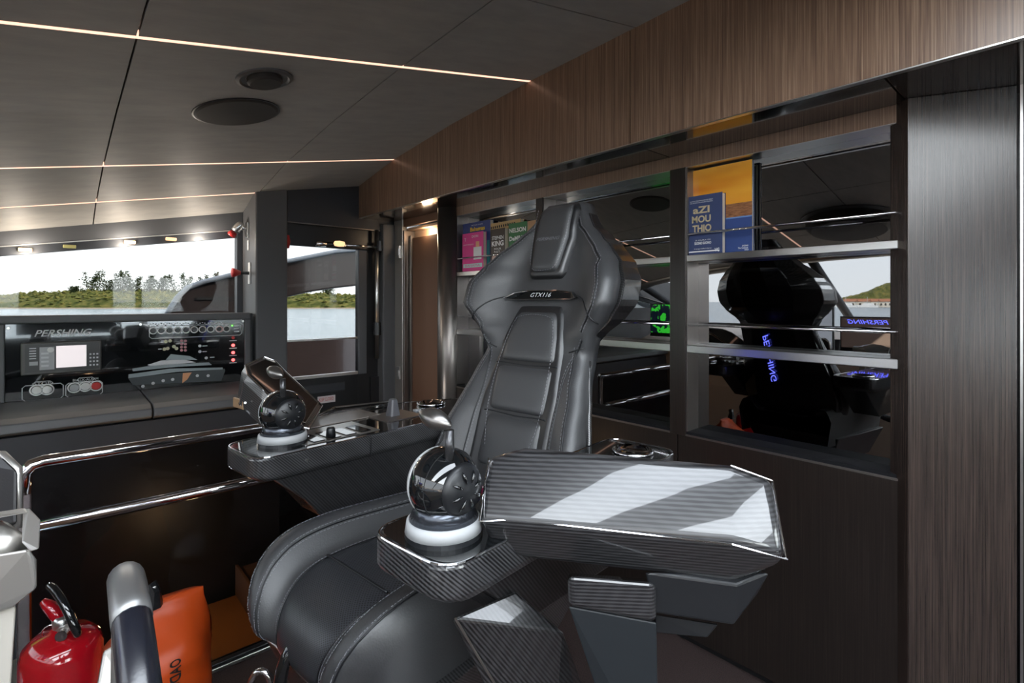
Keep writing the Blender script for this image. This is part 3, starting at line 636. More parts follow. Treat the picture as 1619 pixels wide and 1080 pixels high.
bb(o, th_, 0, 0, 1, .385, mat('blue_print', (.04, .075, .24), .4), w_, h_)
bt(o, 'OCEAN', th_, .90, .075, .09, .016, M_wp, w_, h_, .02); bt(o, 'The Seabook', th_, .87, .052, .15, .018, M_wp, w_, h_, .01); bt(o, '2021', th_, .92, .03, .06, .015, M_wp, w_, h_, .02)
o, w_, h_, th_ = book(1090, 1190, onX(1189, 258, DW+.075).z, DW+.0715, .014, mat('white_card', (.7, .7, .68), .5), 'picture_book', label='thin white picture book squeezed behind the orange sunset one')
o, w_, h_, th_ = book(1091, 1191, onX(1191, 262, DW+.09).z, DW+.0865, .008, M_navy, 'picture_book', label='thinnest navy picture book, last against the mirror')
M_pink = mat('pink_print', (.80, .06, .30), .5); M_yel = mat('yellow_print', (.9, .55, .02), .5); M_blu2 = mat('guide_blue', (.03, .05, .20), .4)
def zz(px, py, X=DW): return onX(px, py, X).z
o, w_, h_, th_ = book(731, 775, zz(752, 348), DW+.05, .03, M_blu2, 'guide_book', label='dark blue travel guide with yellow lettering behind the pink booklet')
bt(o, 'Bahamas', th_, .56, .86, .52, .085, M_yel, w_, h_, .03); bt(o, 'PICTURE GUIDE', th_, .55, .94, .4, .02, M_wp, w_, h_)
bb(o, th_, .80, .05, .98, .6, mat('teal_print', (.04, .3, .3), .5), w_, h_)
o, w_, h_, th_ = book(731, 764, zz(748, 367), DW+.016, .028, M_pink, 'booklet', label='pink booklet with a white figure in front of the blue travel guide')
bt(o, 'T', th_, .15, .84, .08, .08, M_wp, w_, h_); bt(o, 'DON', th_, .62, .9, .3, .06, M_wp, w_, h_); bb(o, th_, .55, .3, .92, .62, M_wp, w_, h_, d=.0006); bb(o, th_, .66, .62, .82, .76, mat('skin_print', (.85, .45, .25), .6), w_, h_, d=.0006)
bt(o, 'GUIDE TO THE ISLANDS', th_, .3, .70, .5, .03, M_wp, w_, h_); bb(o, th_, .05, .10, .95, .20, mat('mint_print', (.5, .75, .72), .6), w_, h_); bt(o, 'BAHAMA', th_, .5, .15, .7, .06, M_pink, w_, h_)
M_dkb = mat('dark_paperback', (.03, .018, .015), .4); M_grn = mat('green_paperback', (.035, .17, .06), .45)
o, w_, h_, th_ = book(775, 823, zz(800, 346), DW+.058, .03, mat('ochre_card', (.55, .36, .16), .5), 'paperback', label='ochre book with a black film strip border behind the dark paperback')
for i in range(12): bb(o, th_, .02+i*.07, .88+i*.002, .06+i*.07, .93+i*.002, M_ink, w_, h_, 'film_frame')
o, w_, h_, th_ = book(776, 798, zz(785, 361), DW+.016, .038, M_dkb, 'paperback', label='dark brown paperback with white lettering between the pink and green books')
bt(o, 'STEPHEN', th_, .5, .78, .82, .09, M_wp, w_, h_, .01); bt(o, 'KING', th_, .5, .64, .85, .13, M_wp, w_, h_, .03); bt(o, 'FOUR\nPAST', th_, .5, .47, .5, .12, M_wp, w_, h_); bb(o, th_, .1, .08, .95, .34, mat('pale_figure_print', (.7, .5, .42), .6), w_, h_)
o, w_, h_, th_ = book(804, 833, zz(818, 351), DW+.016, .036, M_grn, 'paperback', label='green paperback with white lettering half hidden by the headrest wing')
bt(o, 'NELSON', th_, .5, .84, .9, .10, M_wp, w_, h_, .03); bt(o, 'DeMILLE', th_, .5, .66, .9, .10, M_wp, w_, h_, .03); bt(o, 'WORD\nOF', th_, .45, .45, .5, .14, M_yel, w_, h_)
o, w_, h_, th_ = book(834, 847, zz(840, 347), DW+.03, .03, mat('tan_card', (.55, .33, .18), .5), 'paperback', label='tan book at the right end of the far shelf row')

# ================================================================== HELM CHAIR (frame: x aft, y to port, z up)
ch = empty('helm_chair', tuple(CO), 'black leather racing style helm chair with carbon fibre armrest consoles', 'chair', rz=TH)
WT = [(.80, .25), (.95, .285), (1.08, .268), (1.18, .245), (1.27, .222), (1.34, .208), (1.40, .228), (1.45, .268), (1.50, .298), (1.56, .298), (1.62, .270), (1.67, .225), (1.71, .178), (1.76, .125), (1.80, .100), (1.83, .085), (1.845, .07)]
WD = [(.80, .07), (.95, .085), (1.1, .07), (1.25, .03), (1.34, .005), (1.42, .05), (1.50, .10), (1.57, .10), (1.65, .06), (1.72, .03), (1.8, .005), (1.845, 0)]
def xc(z): return .695+.3556*(z-1.411)
def front(y, z):
    w = lerp_tab(WT, z); d = lerp_tab(WD, z); u = abs(y)/max(w, 1e-4)
    return xc(z)-d*sm((u-.35)/.6)+.012*math.exp(-(y/.1)**2)*0+max(0, u-.9)**2*2.2
TZ = 1.842
NB = 13
def brow(z, shell=False):
    w = lerp_tab(WT, z); th = .075 if z < 1.4 else .075+.06*sm((z-1.4)/.12)-.05*sm((z-1.66)/.15)
    pts = []
    for i in range(2*NB+1):
        u = (i-NB)/NB; u = math.copysign(abs(u)**.85, u); pts.append((front(w*u, z), w*u))
    bk = xc(z)+th
    if not shell:
        r = [(pts[-1][0]+.022, w*1.005), (pts[-1][0]+.055, w*.985)]
        back = r+[(bk-.03, w*.80), (bk, w*.5), (bk, 0), (bk, -w*.5), (bk-.03, -w*.80)]+[(p[0], -p[1]) for p in r[::-1]]
    return pts+back
b = MB(); zs = [.84+(TZ-.84)*i/64 for i in range(65)]; rows = []
for z in zs:
    rows.append([(x, y, z) for x, y in brow(z)])
n = len(rows[0])
for rw in rows: b.v += [Vector(q) for q in rw]
for i in range(64):
    for k in range(n): b.f.append((i*n+k, i*n+(k+1) % n, (i+1)*n+(k+1) % n, (i+1)*n+k))
b.f.append(tuple(range(n))); b.f.append(tuple(range(64*n, 65*n)))
br = b.go('backrest', M_leather, ch, smooth=True)
def fpath(pts, nm, r=.0022, m_=M_blk, off=.0005, dense=10):
    out = []
    for (a, c) in zip(pts, pts[1:]):
        for k in range(dense): t = k/dense; out.append((a[0]+(c[0]-a[0])*t, a[1]+(c[1]-a[1])*t))
    out.append(pts[-1]); return MB().tube([(front(y, z)-off, y, z) for y, z in out], r, 6).go(nm, m_, br, smooth=True), out
def stitches(path, nm='stitching', step=.010, ln=.006, off=.0012, side=0, f=None):
    f = f or front; b = MB(); d = 0
    for (a, c) in zip(path, path[1:]):
        L = math.dist(a, c); 
        if L < 1e-6: continue
        k = 0
        ty_, tz_ = (c[0]-a[0])/L, (c[1]-a[1])/L
        t = (step-d) if d else 0
        while t < L:
            y, z = a[0]+ty_*t-tz_*side, a[1]+tz_*t+ty_*side
            y2, z2 = y+ty_*ln, z+tz_*ln
            b.tube([(f(y, z)-off, y, z), (f(y2, z2)-off, y2, z2)], .0009, 4); t += step
        d = (L-(t-step)) if t else d
    return tag(b.go(nm, M_thread, br), kind='stuff')
def smooth_path(p, n=3):
    for _ in range(n):
        q = [p[0]]
        for a, c in zip(p, p[1:]): q += [(a[0]*.75+c[0]*.25, a[1]*.75+c[1]*.25), (a[0]*.25+c[0]*.75, a[1]*.25+c[1]*.75)]
        q.append(p[-1]); p = q
    return p
for s in (1, -1):
    edge = [(s*(lerp_tab(WT, z)-.030-.012*(z > 1.42 and z < 1.62)), z) for z in [1.83-.02*i for i in range(22)]]
    edge = [(y, z) for y, z in edge if abs(y) > .062]
    fpath(edge, 'seam', dense=3); stitches(edge, side=.006); stitches(edge, side=-.006)
    lo = [(s*(lerp_tab(WT, z)-.035), z) for z in [1.36-.02*i for i in range(26)]]; fpath(lo, 'seam', dense=3); stitches(lo, side=.007)
    inner = smooth_path([(s*.205, 1.385), (s*.165, 1.32), (s*.155, 1.24), (s*.165, 1.1), (s*.17, .86)]); fpath(inner, 'seam', dense=2); stitches(inner, side=-s*.006)
    fpath(smooth_path([(s*.15, 1.518), (s*.19, 1.508), (s*.225, 1.475), (s*.255, 1.435)]), 'crease', r=.0025, dense=2)
    fpath([(s*.205, 1.372), (s*.150, 1.352)] if 0 else [(s*.150, 1.345), (s*.205, 1.362)], 'crease', dense=4)
def pad(nm, hw, z0, z1, h, m_, p=4, edge=.0, nu=25, nv=25, power=None):
    b = MB(); fr = lambda u, v: None
    def fn(i, j):
        v = 2*j-1; u = 2*i-1; z = z0+(z1-z0)*j; w = hw(j); y = w*u
        e_ = (1-abs(u)**p)*(1-abs(v)**p); e_ = max(0, e_)**.5
        return (front(y, z)+.006-(h+.006)*e_, y, z)
    b.grid(fn, nu, nv); return b.go(nm, m_, br, smooth=True)
def tabf(t): return lambda j: lerp_lin(t, j)
# raised lumbar frame and its three cushions, then headrest
pad('lumbar_frame', tabf([(0, .150), (.55, .150), (.8, .128), (.93, .105), (1, .085)]), .85, 1.492, .014, M_leath2, 12, nu=31, nv=41)
def lp(nm, z0, z1, a, c, h): 
    return pad(nm, tabf([(0, a), (1, c)]), z0, z1, h, M_leather, 8)
pad('lumbar_cushion', tabf([(0, .118), (.5, .108), (.85, .090), (.95, .080), (1, .066)]), 1.302, 1.470, .027, M_leather, 7)
pad('lumbar_cushion', tabf([(0, .118), (.5, .120), (1, .118)]), 1.150, 1.296, .027, M_leather, 7)
pad('lumbar_cushion', tabf([(0, .12), (1, .118)]), .985, 1.144, .027, M_leather, 7)
for z in (1.299, 1.147): fpath([(-.125, z+.002), (0, z-.004), (.125, z+.002)], 'crease', r=.003, off=.012)
def hf(y, z): return front(y, z)-.028
pth = smooth_path([(.085, 1.05), (.110, 1.15), (.108, 1.30), (.088, 1.42), (.066, 1.458), (-.066, 1.458), (-.088, 1.42), (-.108, 1.30), (-.110, 1.15), (-.085, 1.05)], 2)
stitches(pth, f=lambda y, z: front(y, z)-.0255)
pad('headrest_frame', tabf([(0, .060), (.06, .075), (.5, .092), (.9, .085), (1, .07)]), 1.572, 1.838, .026, M_leath2, 8, nu=31, nv=31)
pad('headrest_pad', tabf([(0, .048), (.1, .062), (.5, .076), (.9, .070), (1, .06)]), 1.590, 1.838, .042, M_leather, 7, nu=25, nv=25)
stitches(smooth_path([(.072, 1.82), (.068, 1.70), (.055, 1.61), (0, 1.602), (-.055, 1.61), (-.068, 1.70), (-.072, 1.82)], 2), f=lambda y, z: front(y, z)-.039)
k1 = Vector((.3556, 0, 1)).normalized()
text('headrest_lettering', 'PERSHING', (front(0, 1.712)-.044, 0, 1.712), (0, -1, 0), k1, .098, .012, M_thread, br, .001, .35)
# nameplate
q = [(.150, 1.512), (.12, 1.531), (.06, 1.537), (-.06, 1.537), (-.12, 1.531), (-.150, 1.512), (-.12, 1.508), (.12, 1.508)]
MB().prism([(xc(z)-.014-.02*(abs(y) > .14), y, z) for y, z in q], (.03, 0, 0)).go('nameplate', M_black, br, bev=.001)
MB().tube([(xc(z)-.015-.02*(abs(y) > .14), y, z) for y, z in q], .0016, 6, closed=True).go('nameplate_trim', M_chrome, br)
text('nameplate_lettering', 'GTX116', (xc(1.522)-.016, 0, 1.522), (0, -1, 0), k1, .085, .015, M_text, br, .001, .3)
# rear shell
b = MB(); rows = []
for i in range(49):
    z = .86+(1.80-.86)*i/48; w = lerp_tab(WT, z)*(.94+.08*sm((z-1.34)/.1))+.004; th = .085+.075*sm((z-1.36)/.12)-.055*sm((z-1.66)/.13); x0 = xc(z)+.02; d = lerp_tab(WD, z)
    rows.append([(x0-d*.45+.0, w), (x0+th*.45, w*.985), (x0+th*.95, w*.62), (x0+th*1.15, w*.25), (x0+th*1.15, -w*.25), (x0+th*.95, -w*.62), (x0+th*.45, -w*.985), (x0-d*.45, -w), (x0-d*.35, -w*.90), (x0+.035, -w*.62), (x0+.035, w*.62), (x0-d*.35, w*.90)])
    b.v += [Vector((x, y, z)) for x, y in rows[-1]]
n = 12
for i in range(48):
    for k in range(n): b.f.append((i*n+k, i*n+(k+1) % n, (i+1)*n+(k+1) % n, (i+1)*n+k))
b.f.append(tuple(range(n))); b.f.append(tuple(range(48*n, 49*n)))
shl = b.go('rear_shell', M_carbd, ch, bev=.006)
bpt = [(xc(z)+.02+.085*1.17, 0, z) for z in (1.30, 1.0)]
text('lit_lettering', 'PERSHING', (xc(1.17)+.125, .03, 1.17), Vector((-.3556, 0, -1)).normalized(), (0, 1, 0), .30, .035, M_blue, shl, .003, .3)
for s in (1, -1):
    MB().tube([(xc(z)+.025, s*(lerp_tab(WT, z)*.955+.006), z) for z in [.9+.03*i for i in range(15)]], .007, 8).go('shell_edge', M_carb, shl, smooth=True)
# seat cushion
PR = [(.66, .845), (.45, .85), (.25, .865), (.10, .875), (.0, .868), (-.06, .845), (-.10, .805), (-.116, .76), (-.112, .73), (-.10, .71)]
PR = smooth_path(PR, 2)
def seatp(v, y, extra=0):
    i = v*(len(PR)-1); k = min(int(i), len(PR)-2); t = i-k; a = PR[k]; c = PR[k+1]
    x, z = a[0]+(c[0]-a[0])*t, a[1]+(c[1]-a[1])*t; L = math.hypot(c[0]-a[0], c[1]-a[1]); nx, nz = (c[1]-a[1])/L, -(c[0]-a[0])/L
    nx, nz = -abs(nx) if v > .3 else 0, abs(nz)
    hw = .268-.075*sm((v-.42)/.4)
    u = y/.325; yy = hw*u; rise = .058*(1-.5*sm((v-.45)/.5)); 
    h = rise*sm((abs(u)-.50)/.28)-max(0, abs(u)-.86)**2*3.2+extra
    return Vector((x+nx*h+.05*sm((v-.5)/.5)*abs(u)**3, yy, z+nz*h))
b = MB(); NU, NV = 49, 60
b.grid(lambda i, j: seatp(j, (2*i-1)*.325), NU, NV)
bot = [Vector((.66 if j/(NV-1) < .1 else max(b.v[j*NU+i].x, -.05), b.v[j*NU+i].y*.93, min(.70, b.v[j*NU+i].z-.03))) for j in range(NV) for i in (0, NU-1)]
base = len(b.v); b.v += bot
for j in range(NV-1):
    b.f.append((j*NU, (j+1)*NU, base+2*(j+1), base+2*j)); b.f.append((j*NU+NU-1, (j+1)*NU+NU-1, base+2*(j+1)+1, base+2*j+1))
seat = b.go('seat_cushion', M_leather, ch, smooth=True)
b = MB(); b.grid(lambda i, j: seatp(.10+.82*j, (2*i-1)*.150, .006*(1-abs(2*i-1)**8)), 21, 40); o = b.go('perforated_insert', M_perf, seat, smooth=True)
uv = o.data.uv_layers.new(name='UVMap')
for lp_ in o.data.loops:
    ii = lp_.vertex_index; uu, vv = (ii % 21)/20*.26, (ii//21)/39*.62; uv.data[lp_.index].uv = ((uu+vv)*.7071, (uu-vv)*.7071)
def sline(y, v0, v1, nm, r=.002, m_=M_blk, ex=.001):
    MB().tube([seatp(v0+(v1-v0)*i/50, y, ex) for i in range(51)], r, 6).go(nm, m_, seat, smooth=True)
for y in (-.152, .152, -.225, .225, -.29, .29): sline(y, .05, .97, 'seam')
b = MB()
for y in (-.158, .158, -.219, .219, -.231, .231, -.284, .284):
    for i in range(90):
        v_ = .06+.9*i/90; p0 = seatp(v_, y, .0015); p1 = seatp(v_+.006, y, .0015); b.tube([p0, p1], .0009, 4)
tag(b.go('stitching', M_thread, seat), kind='stuff')
b = MB(); b.tube([seatp(.90, y, .002) for y in [-.31+.62*i/30 for i in range(31)]], .0035, 6); b.go('edge_piping', M_steel, seat, smooth=True)
for y in (0,): b = MB(); b.tube([seatp(.42, y_, .007) for y_ in [-.15+.30*i/20 for i in range(21)]], .003, 6); b.go('crease', M_blk, seat, smooth=True)
hull('seat_pan', [(-.10, s*.19, .715) for s in (1, -1)]+[(-.03, s*.19, .55) for s in (1, -1)]+[(.58, s*.27, .74) for s in (1, -1)]+[(.5, s*.2, .56) for s in (1, -1)]+[(.0, s*.28, .73) for s in (1, -1)], M_carb, ch, .006)
MB().lathe([(.27, 0), (.27, .02), (.22, .04), (.09, .07), (.08, .5), (.12, .58)], (.28, 0, 0), (0, 0, 1), 32).go('pedestal', M_blk, ch, smooth=True)
# armrest consoles
def roundpoly(c, r, n=6):
    out = []; m = len(c)
    for i in range(m):
        p, a, q = Vector(c[i]), Vector(c[i-1]), Vector(c[(i+1) % m]); rr = min(r, (a-p).length*.45, (q-p).length*.45)
        s, e_ = p+(a-p).normalized()*rr, p+(q-p).normalized()*rr
        for k in range(n+1):
            t = k/n; out.append(s*(1-t)**2+p*2*t*(1-t)+e_*t*t)
    return out
def tray(nm, c, z0, z1, r=.05, taper=.02):
    top = roundpoly([(x, y) for x, y in c], r); cen = sum(top, Vector((0, 0)))/len(top); n = len(top)
    vs = [(p.x, p.y, z1) for p in top]+[(p.x, p.y, z0+.015) for p in top]+[tuple((p-(p-cen).normalized()*taper).to_3d()+Vector((0, 0, z0))) for p in top]
    fs = [tuple(range(n)), tuple(range(2*n, 3*n))]+[(i, (i+1) % n, n+(i+1) % n, n+i) for i in range(n)]+[(n+i, n+(i+1) % n, 2*n+(i+1) % n, 2*n+i) for i in range(n)]
    o = link(nm, vs, fs, M_carb, ch, bev=.006, seg=3)
    ins = [p-(p-cen).normalized()*.012 for p in top]
    MB().prism([(p.x, p.y, z1) for p in ins], (0, 0, .0015)).go('gloss_top', M_black, o)
    MB().tube([(p.x, p.y, z1+.001) for p in [q_-(q_-cen).normalized()*.004 for q_ in top]], .0022, 6, closed=True).go('polished_edge', M_chrome, o)
    return o
ZT = 1.103
tl_ = tray('armrest', [(-.085, .272), (-.085, .485), (.10, .50), (.34, .66), (.62, .60), (.82, .50), (.82, .272)], 1.038, ZT)
tr_ = tray('armrest', [(-.125, -.280), (.70, -.280), (.70, -.485), (-.125, -.485)], 1.038, ZT, .055)
for s, tr in ((1, tl_), (-1, tr_)):
    y0, y1 = (.285, .40) if s > 0 else (-.44, -.31)
    MB().prism([(-.04, y0, 1.045), (.05, y0, .965), (.10, y0, .90), (.50, y0, .885), (.68, y0, 1.045)], (0, y1-y0, 0)).go('armrest_support', M_carbd, ch, bev=.006)
    MB().tube([(.245, s*.262 if s > 0 else -.27, ZT-.003), (.245, s*.268 if s > 0 else -.272, 1.04)], .0018, 6).go('joint_line', M_ink, tr)
MB().lathe([(.004, 0), (.004, .002)], (.05, .272, 1.075), (0, -1, 0), 10).go('screw', M_steel, tl_)
# controls set in the port armrest
bx('switch_plate', (.06, .30, ZT+.001), (.30, .46, ZT+.004), M_steel, tl_, bev=.003)
for x in (.09, .14, .19, .24):
    bx('switch_recess', (x, .31, ZT+.004), (x+.035, .40, ZT+.006), M_black, tl_, bev=.002)
MB().lathe([(.014, 0), (.012, .022), (.009, .026)], (.155, .335, ZT+.005), (0, 0, 1), 16).go('rotary_knob', M_blk, tl_, smooth=True)
bx('smoked_plate', (.12, .47, ZT+.002), (.42, .60, ZT+.006), mat('warm_grey_gloss', (.22, .19, .17), .12), tl_, bev=.002)
MB().tube([(.12, .50, ZT+.012), (.35, .655, ZT+.014), (.58, .60, ZT+.012)], .005, 8).go('polished_edge', M_chrome, tl_)
b = MB(); b.hexa([(.42, .41, ZT), (.46, .41, ZT), (.46, .45, ZT), (.42, .45, ZT), (.43, .418, ZT+.062), (.452, .418, ZT+.062), (.452, .442, ZT+.062), (.43, .442, ZT+.062)]); b.go('joystick', mat('joystick_grey', (.10, .10, .11), .35), tl_, bev=.006, seg=3)
bx('joystick_plate', (.37, .36, ZT+.001), (.52, .49, ZT+.005), M_dsteel, tl_, bev=.003)
for i in range(3): bx('push_key', (.54, .37+.03*i, ZT+.001), (.565, .39+.03*i, ZT+.007), M_lgrey, tl_, bev=.002)
MB().lathe([(.040, 0), (.052, .002), (.056, .008), (.052, .012), (.044, .010), (.040, .001)], (.66, .49, ZT), (0, 0, 1), 28).go('cup_ring', M_chrome, tl_, smooth=True)
MB().lathe([(.040, 0), (.052, .002), (.054, .008), (.046, .012), (.040, .004)], (.60, -.40, ZT), (0, 0, 1), 28).go('cup_ring', M_chrome, tr_, smooth=True)
# throttle balls
def ball(x, y, s):
    c = Vector((x, y, 1.190)); R = .0615; n = 20
    prof = [(R*math.sin(math.pi*i/n), -R*math.cos(math.pi*i/n)) for i in range(n+1)]
    o = MB().lathe(prof, c, (0, -1, 0), 36).go('throttle_ball', M_black, ch, smooth=True)
    a0_ = .030
    MB().lathe([(math.sqrt(R*R-h*h)+.0012, -h) for h in (.040, .034, .028, .024)], c, (0, -1, 0), 36).go('white_band', M_grey, o, smooth=True)
    MB().lathe([(math.sqrt(R*R-h*h)+.0008, -h) for h in (-.018, -.0175)], c, (0, -1, 0), 36).go('joint_line', M_ink, o)
    MB().lathe([(.043, .040), (.043, .047), (.038, .054), (.015, .0605), (0, .062)], c, (0, -1, 0), 32).go('side_cap', M_blk, o, smooth=True)
    for k in range(8):
        an = k*math.pi/4+.3; d = Vector((math.cos(an), 0, math.sin(an)))
        p0 = c+d*.014+Vector((0, -.062, 0)); p1 = c+d*.026+Vector((0, -.0605, 0)); p2 = c+d*.034+Vector((0, -.056, 0))
        MB().tube([p0, p0.lerp(p1, .5), p1, p2], [.0008, .0024, .0030, .0008], 8).go('cap_slot', M_black, o, smooth=True)
    MB().lathe([(.058, .0), (.066, .0), (.066, .010), (.062, .012)], (x, y, ZT), (0, 0, 1), 36).go('base_ring', M_blk, o)
    MB().lathe([(.066, .010), (.063, .028), (.060, .030)], (x, y, ZT), (0, 0, 1), 36).go('base_band', M_grey, o, smooth=True)
    MB().lathe([(.060, .028), (.047, .058), (.040, .060)], (x, y, ZT), (0, 0, 1), 36).go('base_cone', mat('cone_metal', (.09, .10, .12), .22, metal=.8), o, smooth=True)
    MB().tube([c+Vector((-.012, -.028, .045)), c+Vector((-.014, -.030, .098))], [.0085, .0075], 14).go('lever_stem', mat('dark_lever_metal', (.09, .09, .095), .3, metal=.8), o, smooth=True)
    g0, g1 = c+Vector((-.018, -.040, .106)), c+Vector((-.03, .030, .122)); ax = (g1-g0); L = ax.length
    prof = [(.0175*math.sin(math.pi*min(1, i/16))**.6*(.8+.2*math.sin(math.pi*i/16)), L*i/16) for i in range(17)]
    MB().lathe(prof, g0, ax, 24).go('lever_grip', mat('gunmetal', (.22, .21, .20), .28, metal=.9), o, smooth=True)
    return o
ball(.038, .387, 1); ball(-.040, -.385, -1)
# display pod, starboard (near)
T = lambda l: [DL(*p) for p in l]
top = T([(773, 724, .905), (829, 708, .895), (1155, 736, .785), (1221, 760, .765)])
lip = T([(758, 824, .845), (810, 821, .835), (1155, 860, .725), (1243, 884, .715)])
low = T([(781, 872, .885), (850, 885, .865), (1158, 921, .775), (1228, 897, .765)])
rear = T([(790, 722, 1.02), (829, 711, 1.03), (1150, 742, .93), (1212, 765, .90)])
rlow = T([(800, 860, .98), (850, 870, .97), (1150, 900, .87), (1200, 880, .86)])
nm_ = (top[2]-top[1]).cross(lip[1]-top[1]).normalized(); nm_ = nm_ if nm_.x < 0 else -nm_
mid = [(a_.lerp(b_, .45)+nm_*.007) for a_, b_ in zip(top, lip)]
pod = hull('display_pod', top+mid+lip+low+rear+rlow, M_carbp, ch, .012, seg=4)
pod.data.polygons.foreach_set('use_smooth', [True]*len(pod.data.polygons)); pod.data.set_sharp_from_angle(angle=math.radians(28))
MB().tube([top[0]]+[lip[0]], .0018, 6).go('polished_edge', M_chrome, pod); MB().tube([l+Vector((0, -.002, 0)) for l in lip], .0016, 6).go('polished_edge', M_chrome, pod)
MB().tube([top[2], top[3], lip[3]], .0016, 6).go('polished_edge', M_chrome, pod)
sq = DL(1200, 843, .735); MB().lathe([(.0055, 0), (.0055, .003), (.003, .004)], sq, (-.6, -.5, .6), 14).go('screw', M_steel, pod)
hull('pod_underside', T([(1020, 905, .80), (1165, 925, .765), (1215, 905, .775), (1036, 969, .80), (1160, 988, .77), (1198, 938, .78), (1036, 920, .9), (1165, 940, .88), (1160, 975, .88), (1036, 960, .9)]), M_blk, pod, .003)
hull('pod_foot', T([(1036, 972, .83), (1135, 988, .82), (1118, 1008, .82), (1036, 1000, .83), (1036, 972, .9), (1135, 986, .9), (1118, 1004, .9), (1036, 996, .9)]), M_blk, pod, .002)
sc0 = [r_.lerp(l_, q_) for r_, l_, q_ in zip(rear[1:3]+rlow[2:0:-1], rlow[1:3]+rear[2:0:-1], (.12, .12, .12, .12))]
nv_ = (sc0[1]-sc0[0]).cross(sc0[3]-sc0[0]).normalized(); nv_ = nv_ if nv_.x > 0 else -nv_
MB().prism([q_+nv_*.0005 for q_ in sc0], nv_*.002).go('screen', M_black, pod)
hull('pod_arm', T([(897, 911, .80), (1037, 922, .78), (1038, 984, .79), (899, 958, .81), (897, 905, .90), (1037, 916, .88), (1038, 984, .88), (899, 958, .9)]), M_carbp, ch, .010, seg=4)
hull('pod_bracket', T([(899, 958, .815), (1038, 984, .795), (1042, 1230, .81), (990, 1230, .83), (899, 958, .88), (1038, 984, .86), (1042, 1230, .88), (990, 1230, .9)]), mat('graphite_cover', (.014, .017, .020), .42), ch, .003)
# starboard support leg under the tray
hull('armrest_leg', T([(715, 978, .86), (815, 935, .92), (890, 1000, .90), (870, 1300, .92), (960, 1300, .98), (720, 980, .95), (815, 935, 1.02), (1000, 1300, 1.05), (885, 1000, 1.0)]), M_carbd, ch, .004)
b = MB(); b.tube(T([(720, 978, .855), (760, 1045, .87), (800, 1110, .89)]), .0022, 6); b.go('polished_edge', M_dsteel, ch)
# display pod, port (far)
B1, B2, B3 = T([(417, 565, 1.86), (508, 642, 1.72), (430, 626, 1.62)]); bn = (B2-B1).cross(B3-B1).normalized()
def onB(px, py):
    o_ = CI @ Vector((0, 0, EYE)); d_ = (DL(px, py, 1)-o_); return o_+d_*((B1-o_).dot(bn)/d_.dot(bn))
bez = [onB(*p) for p in ((388, 578), (417, 565), (434, 571), (450, 588), (509, 642), (487, 678), (478, 676), (428, 627), (392, 593))]
bc = sum(bez, Vector())/len(bez); off_ = DL(372, 634, 1.73)-DL(392, 590, 1.71)
back = [bc+(p-bc)*.86+off_ for p in bez]; midr = [bc+(p-bc)*1.03+off_*.25 for p in bez]
pod2 = hull('display_pod', bez+back+midr, M_carb, ch, .003)
bn = bn if bn.dot(off_) < 0 else -bn
MB().tube([p+bn*.001 for p in bez], .0036, 8, closed=True).go('polished_edge', M_chrome, pod2)
ins_ = [bc+(p-bc)*.90+bn*.002 for p in bez]; MB().prism(ins_, bn*.002).go('screen', M_black, pod2)
MB().tube([p+bn*.003 for p in ins_], .0016, 6, closed=True).go('screen_frame', M_dsteel, pod2)
MB().tube([midr[8], back[8], back[0]], .0022, 6).go('polished_edge', M_chrome, pod2)
MB().lathe([(.004, 0), (.004, .002)], DL(388, 637, 1.66), (-.5, -.7, .3), 10).go('screw', M_steel, pod2)
bx('cable_cover', DL(368, 628, 1.74), DL(388, 648, 1.69), mat('tan_plastic', (.35, .22, .12), .4), pod2)
hull('pod_arm', T([(420, 650, 1.64), (450, 660, 1.64), (470, 700, 1.60), (430, 700, 1.62), (420, 650, 1.72), (450, 655, 1.72), (470, 700, 1.7)]), M_blk, ch, .004)
# footrest
fr = MB(); fr.tube(smooth_path3 := [DL(*p) for p in ((500, 990, 1.16), (478, 1003, 1.12), (458, 1026, 1.10), (446, 1055, 1.09), (441, 1090, 1.09), (446, 1140, 1.10), (470, 1200, 1.14))], .014, 12); fr.go('footrest', M_black, ch, smooth=True, sub=1)

MB().tube([DL(*p) for p in ((392, 1130, 1.12), (394, 1085, 1.12), (402, 1064, 1.12), (414, 1058, 1.12), (426, 1066, 1.12), (434, 1090, 1.12), (440, 1140, 1.12))], .008, 10).go('footrest_loop', M_chrome, ch, smooth=True, sub=1)
b = MB()
for e_ in (DL(470, 1200, 1.14), DL(440, 1140, 1.12), DL(392, 1130, 1.12)): b.tube([e_, (.26, 0, .42)], .012, 10)
tag(b.go('footrest_stay', M_blk, ch), kind='stuff')
# ================================================================== THINGS NEAR THE HELM
# steering wheel
swc = Vector((.090, .865, .905)); sw = empty('steering_wheel', swc, 'black leather steering wheel with silver top cap, seen edge on', 'steering wheel')
R = .205; pts = []; tilt = Matrix.Rotation(math.radians(-4), 3, 'Y') @ Matrix.Rotation(math.radians(-2), 3, 'Z')
def wp_(a, r=R): return tilt @ Vector((0, math.cos(a)*r, math.sin(a)*r))
MB().tube([wp_(2*math.pi*i/48) for i in range(48)], .021, 16, closed=True).go('rim', leather('wheel_leather', (.012, .013, .02), .25, 300, .05), sw, smooth=True)
MB().tube([wp_(math.radians(90+a)) for a in range(-60, 24, 6)], .0222, 16).go('top_cap', mat('cap_silver', (.30, .30, .30), .35, metal=.7), sw, smooth=True)
for a in (-30, 90, 210):
    a = math.radians(a+90); MB().tube([wp_(a, .05), wp_(a, R-.01)], [.03, .017], 10).go('spoke', M_silver, sw, smooth=True)
MB().lathe([(.06, -.03), (.06, .02), (.04, .03), (0, .032)], (0, 0, 0), tilt @ Vector((1, 0, 0)), 28).go('hub', M_silver, sw, smooth=True)
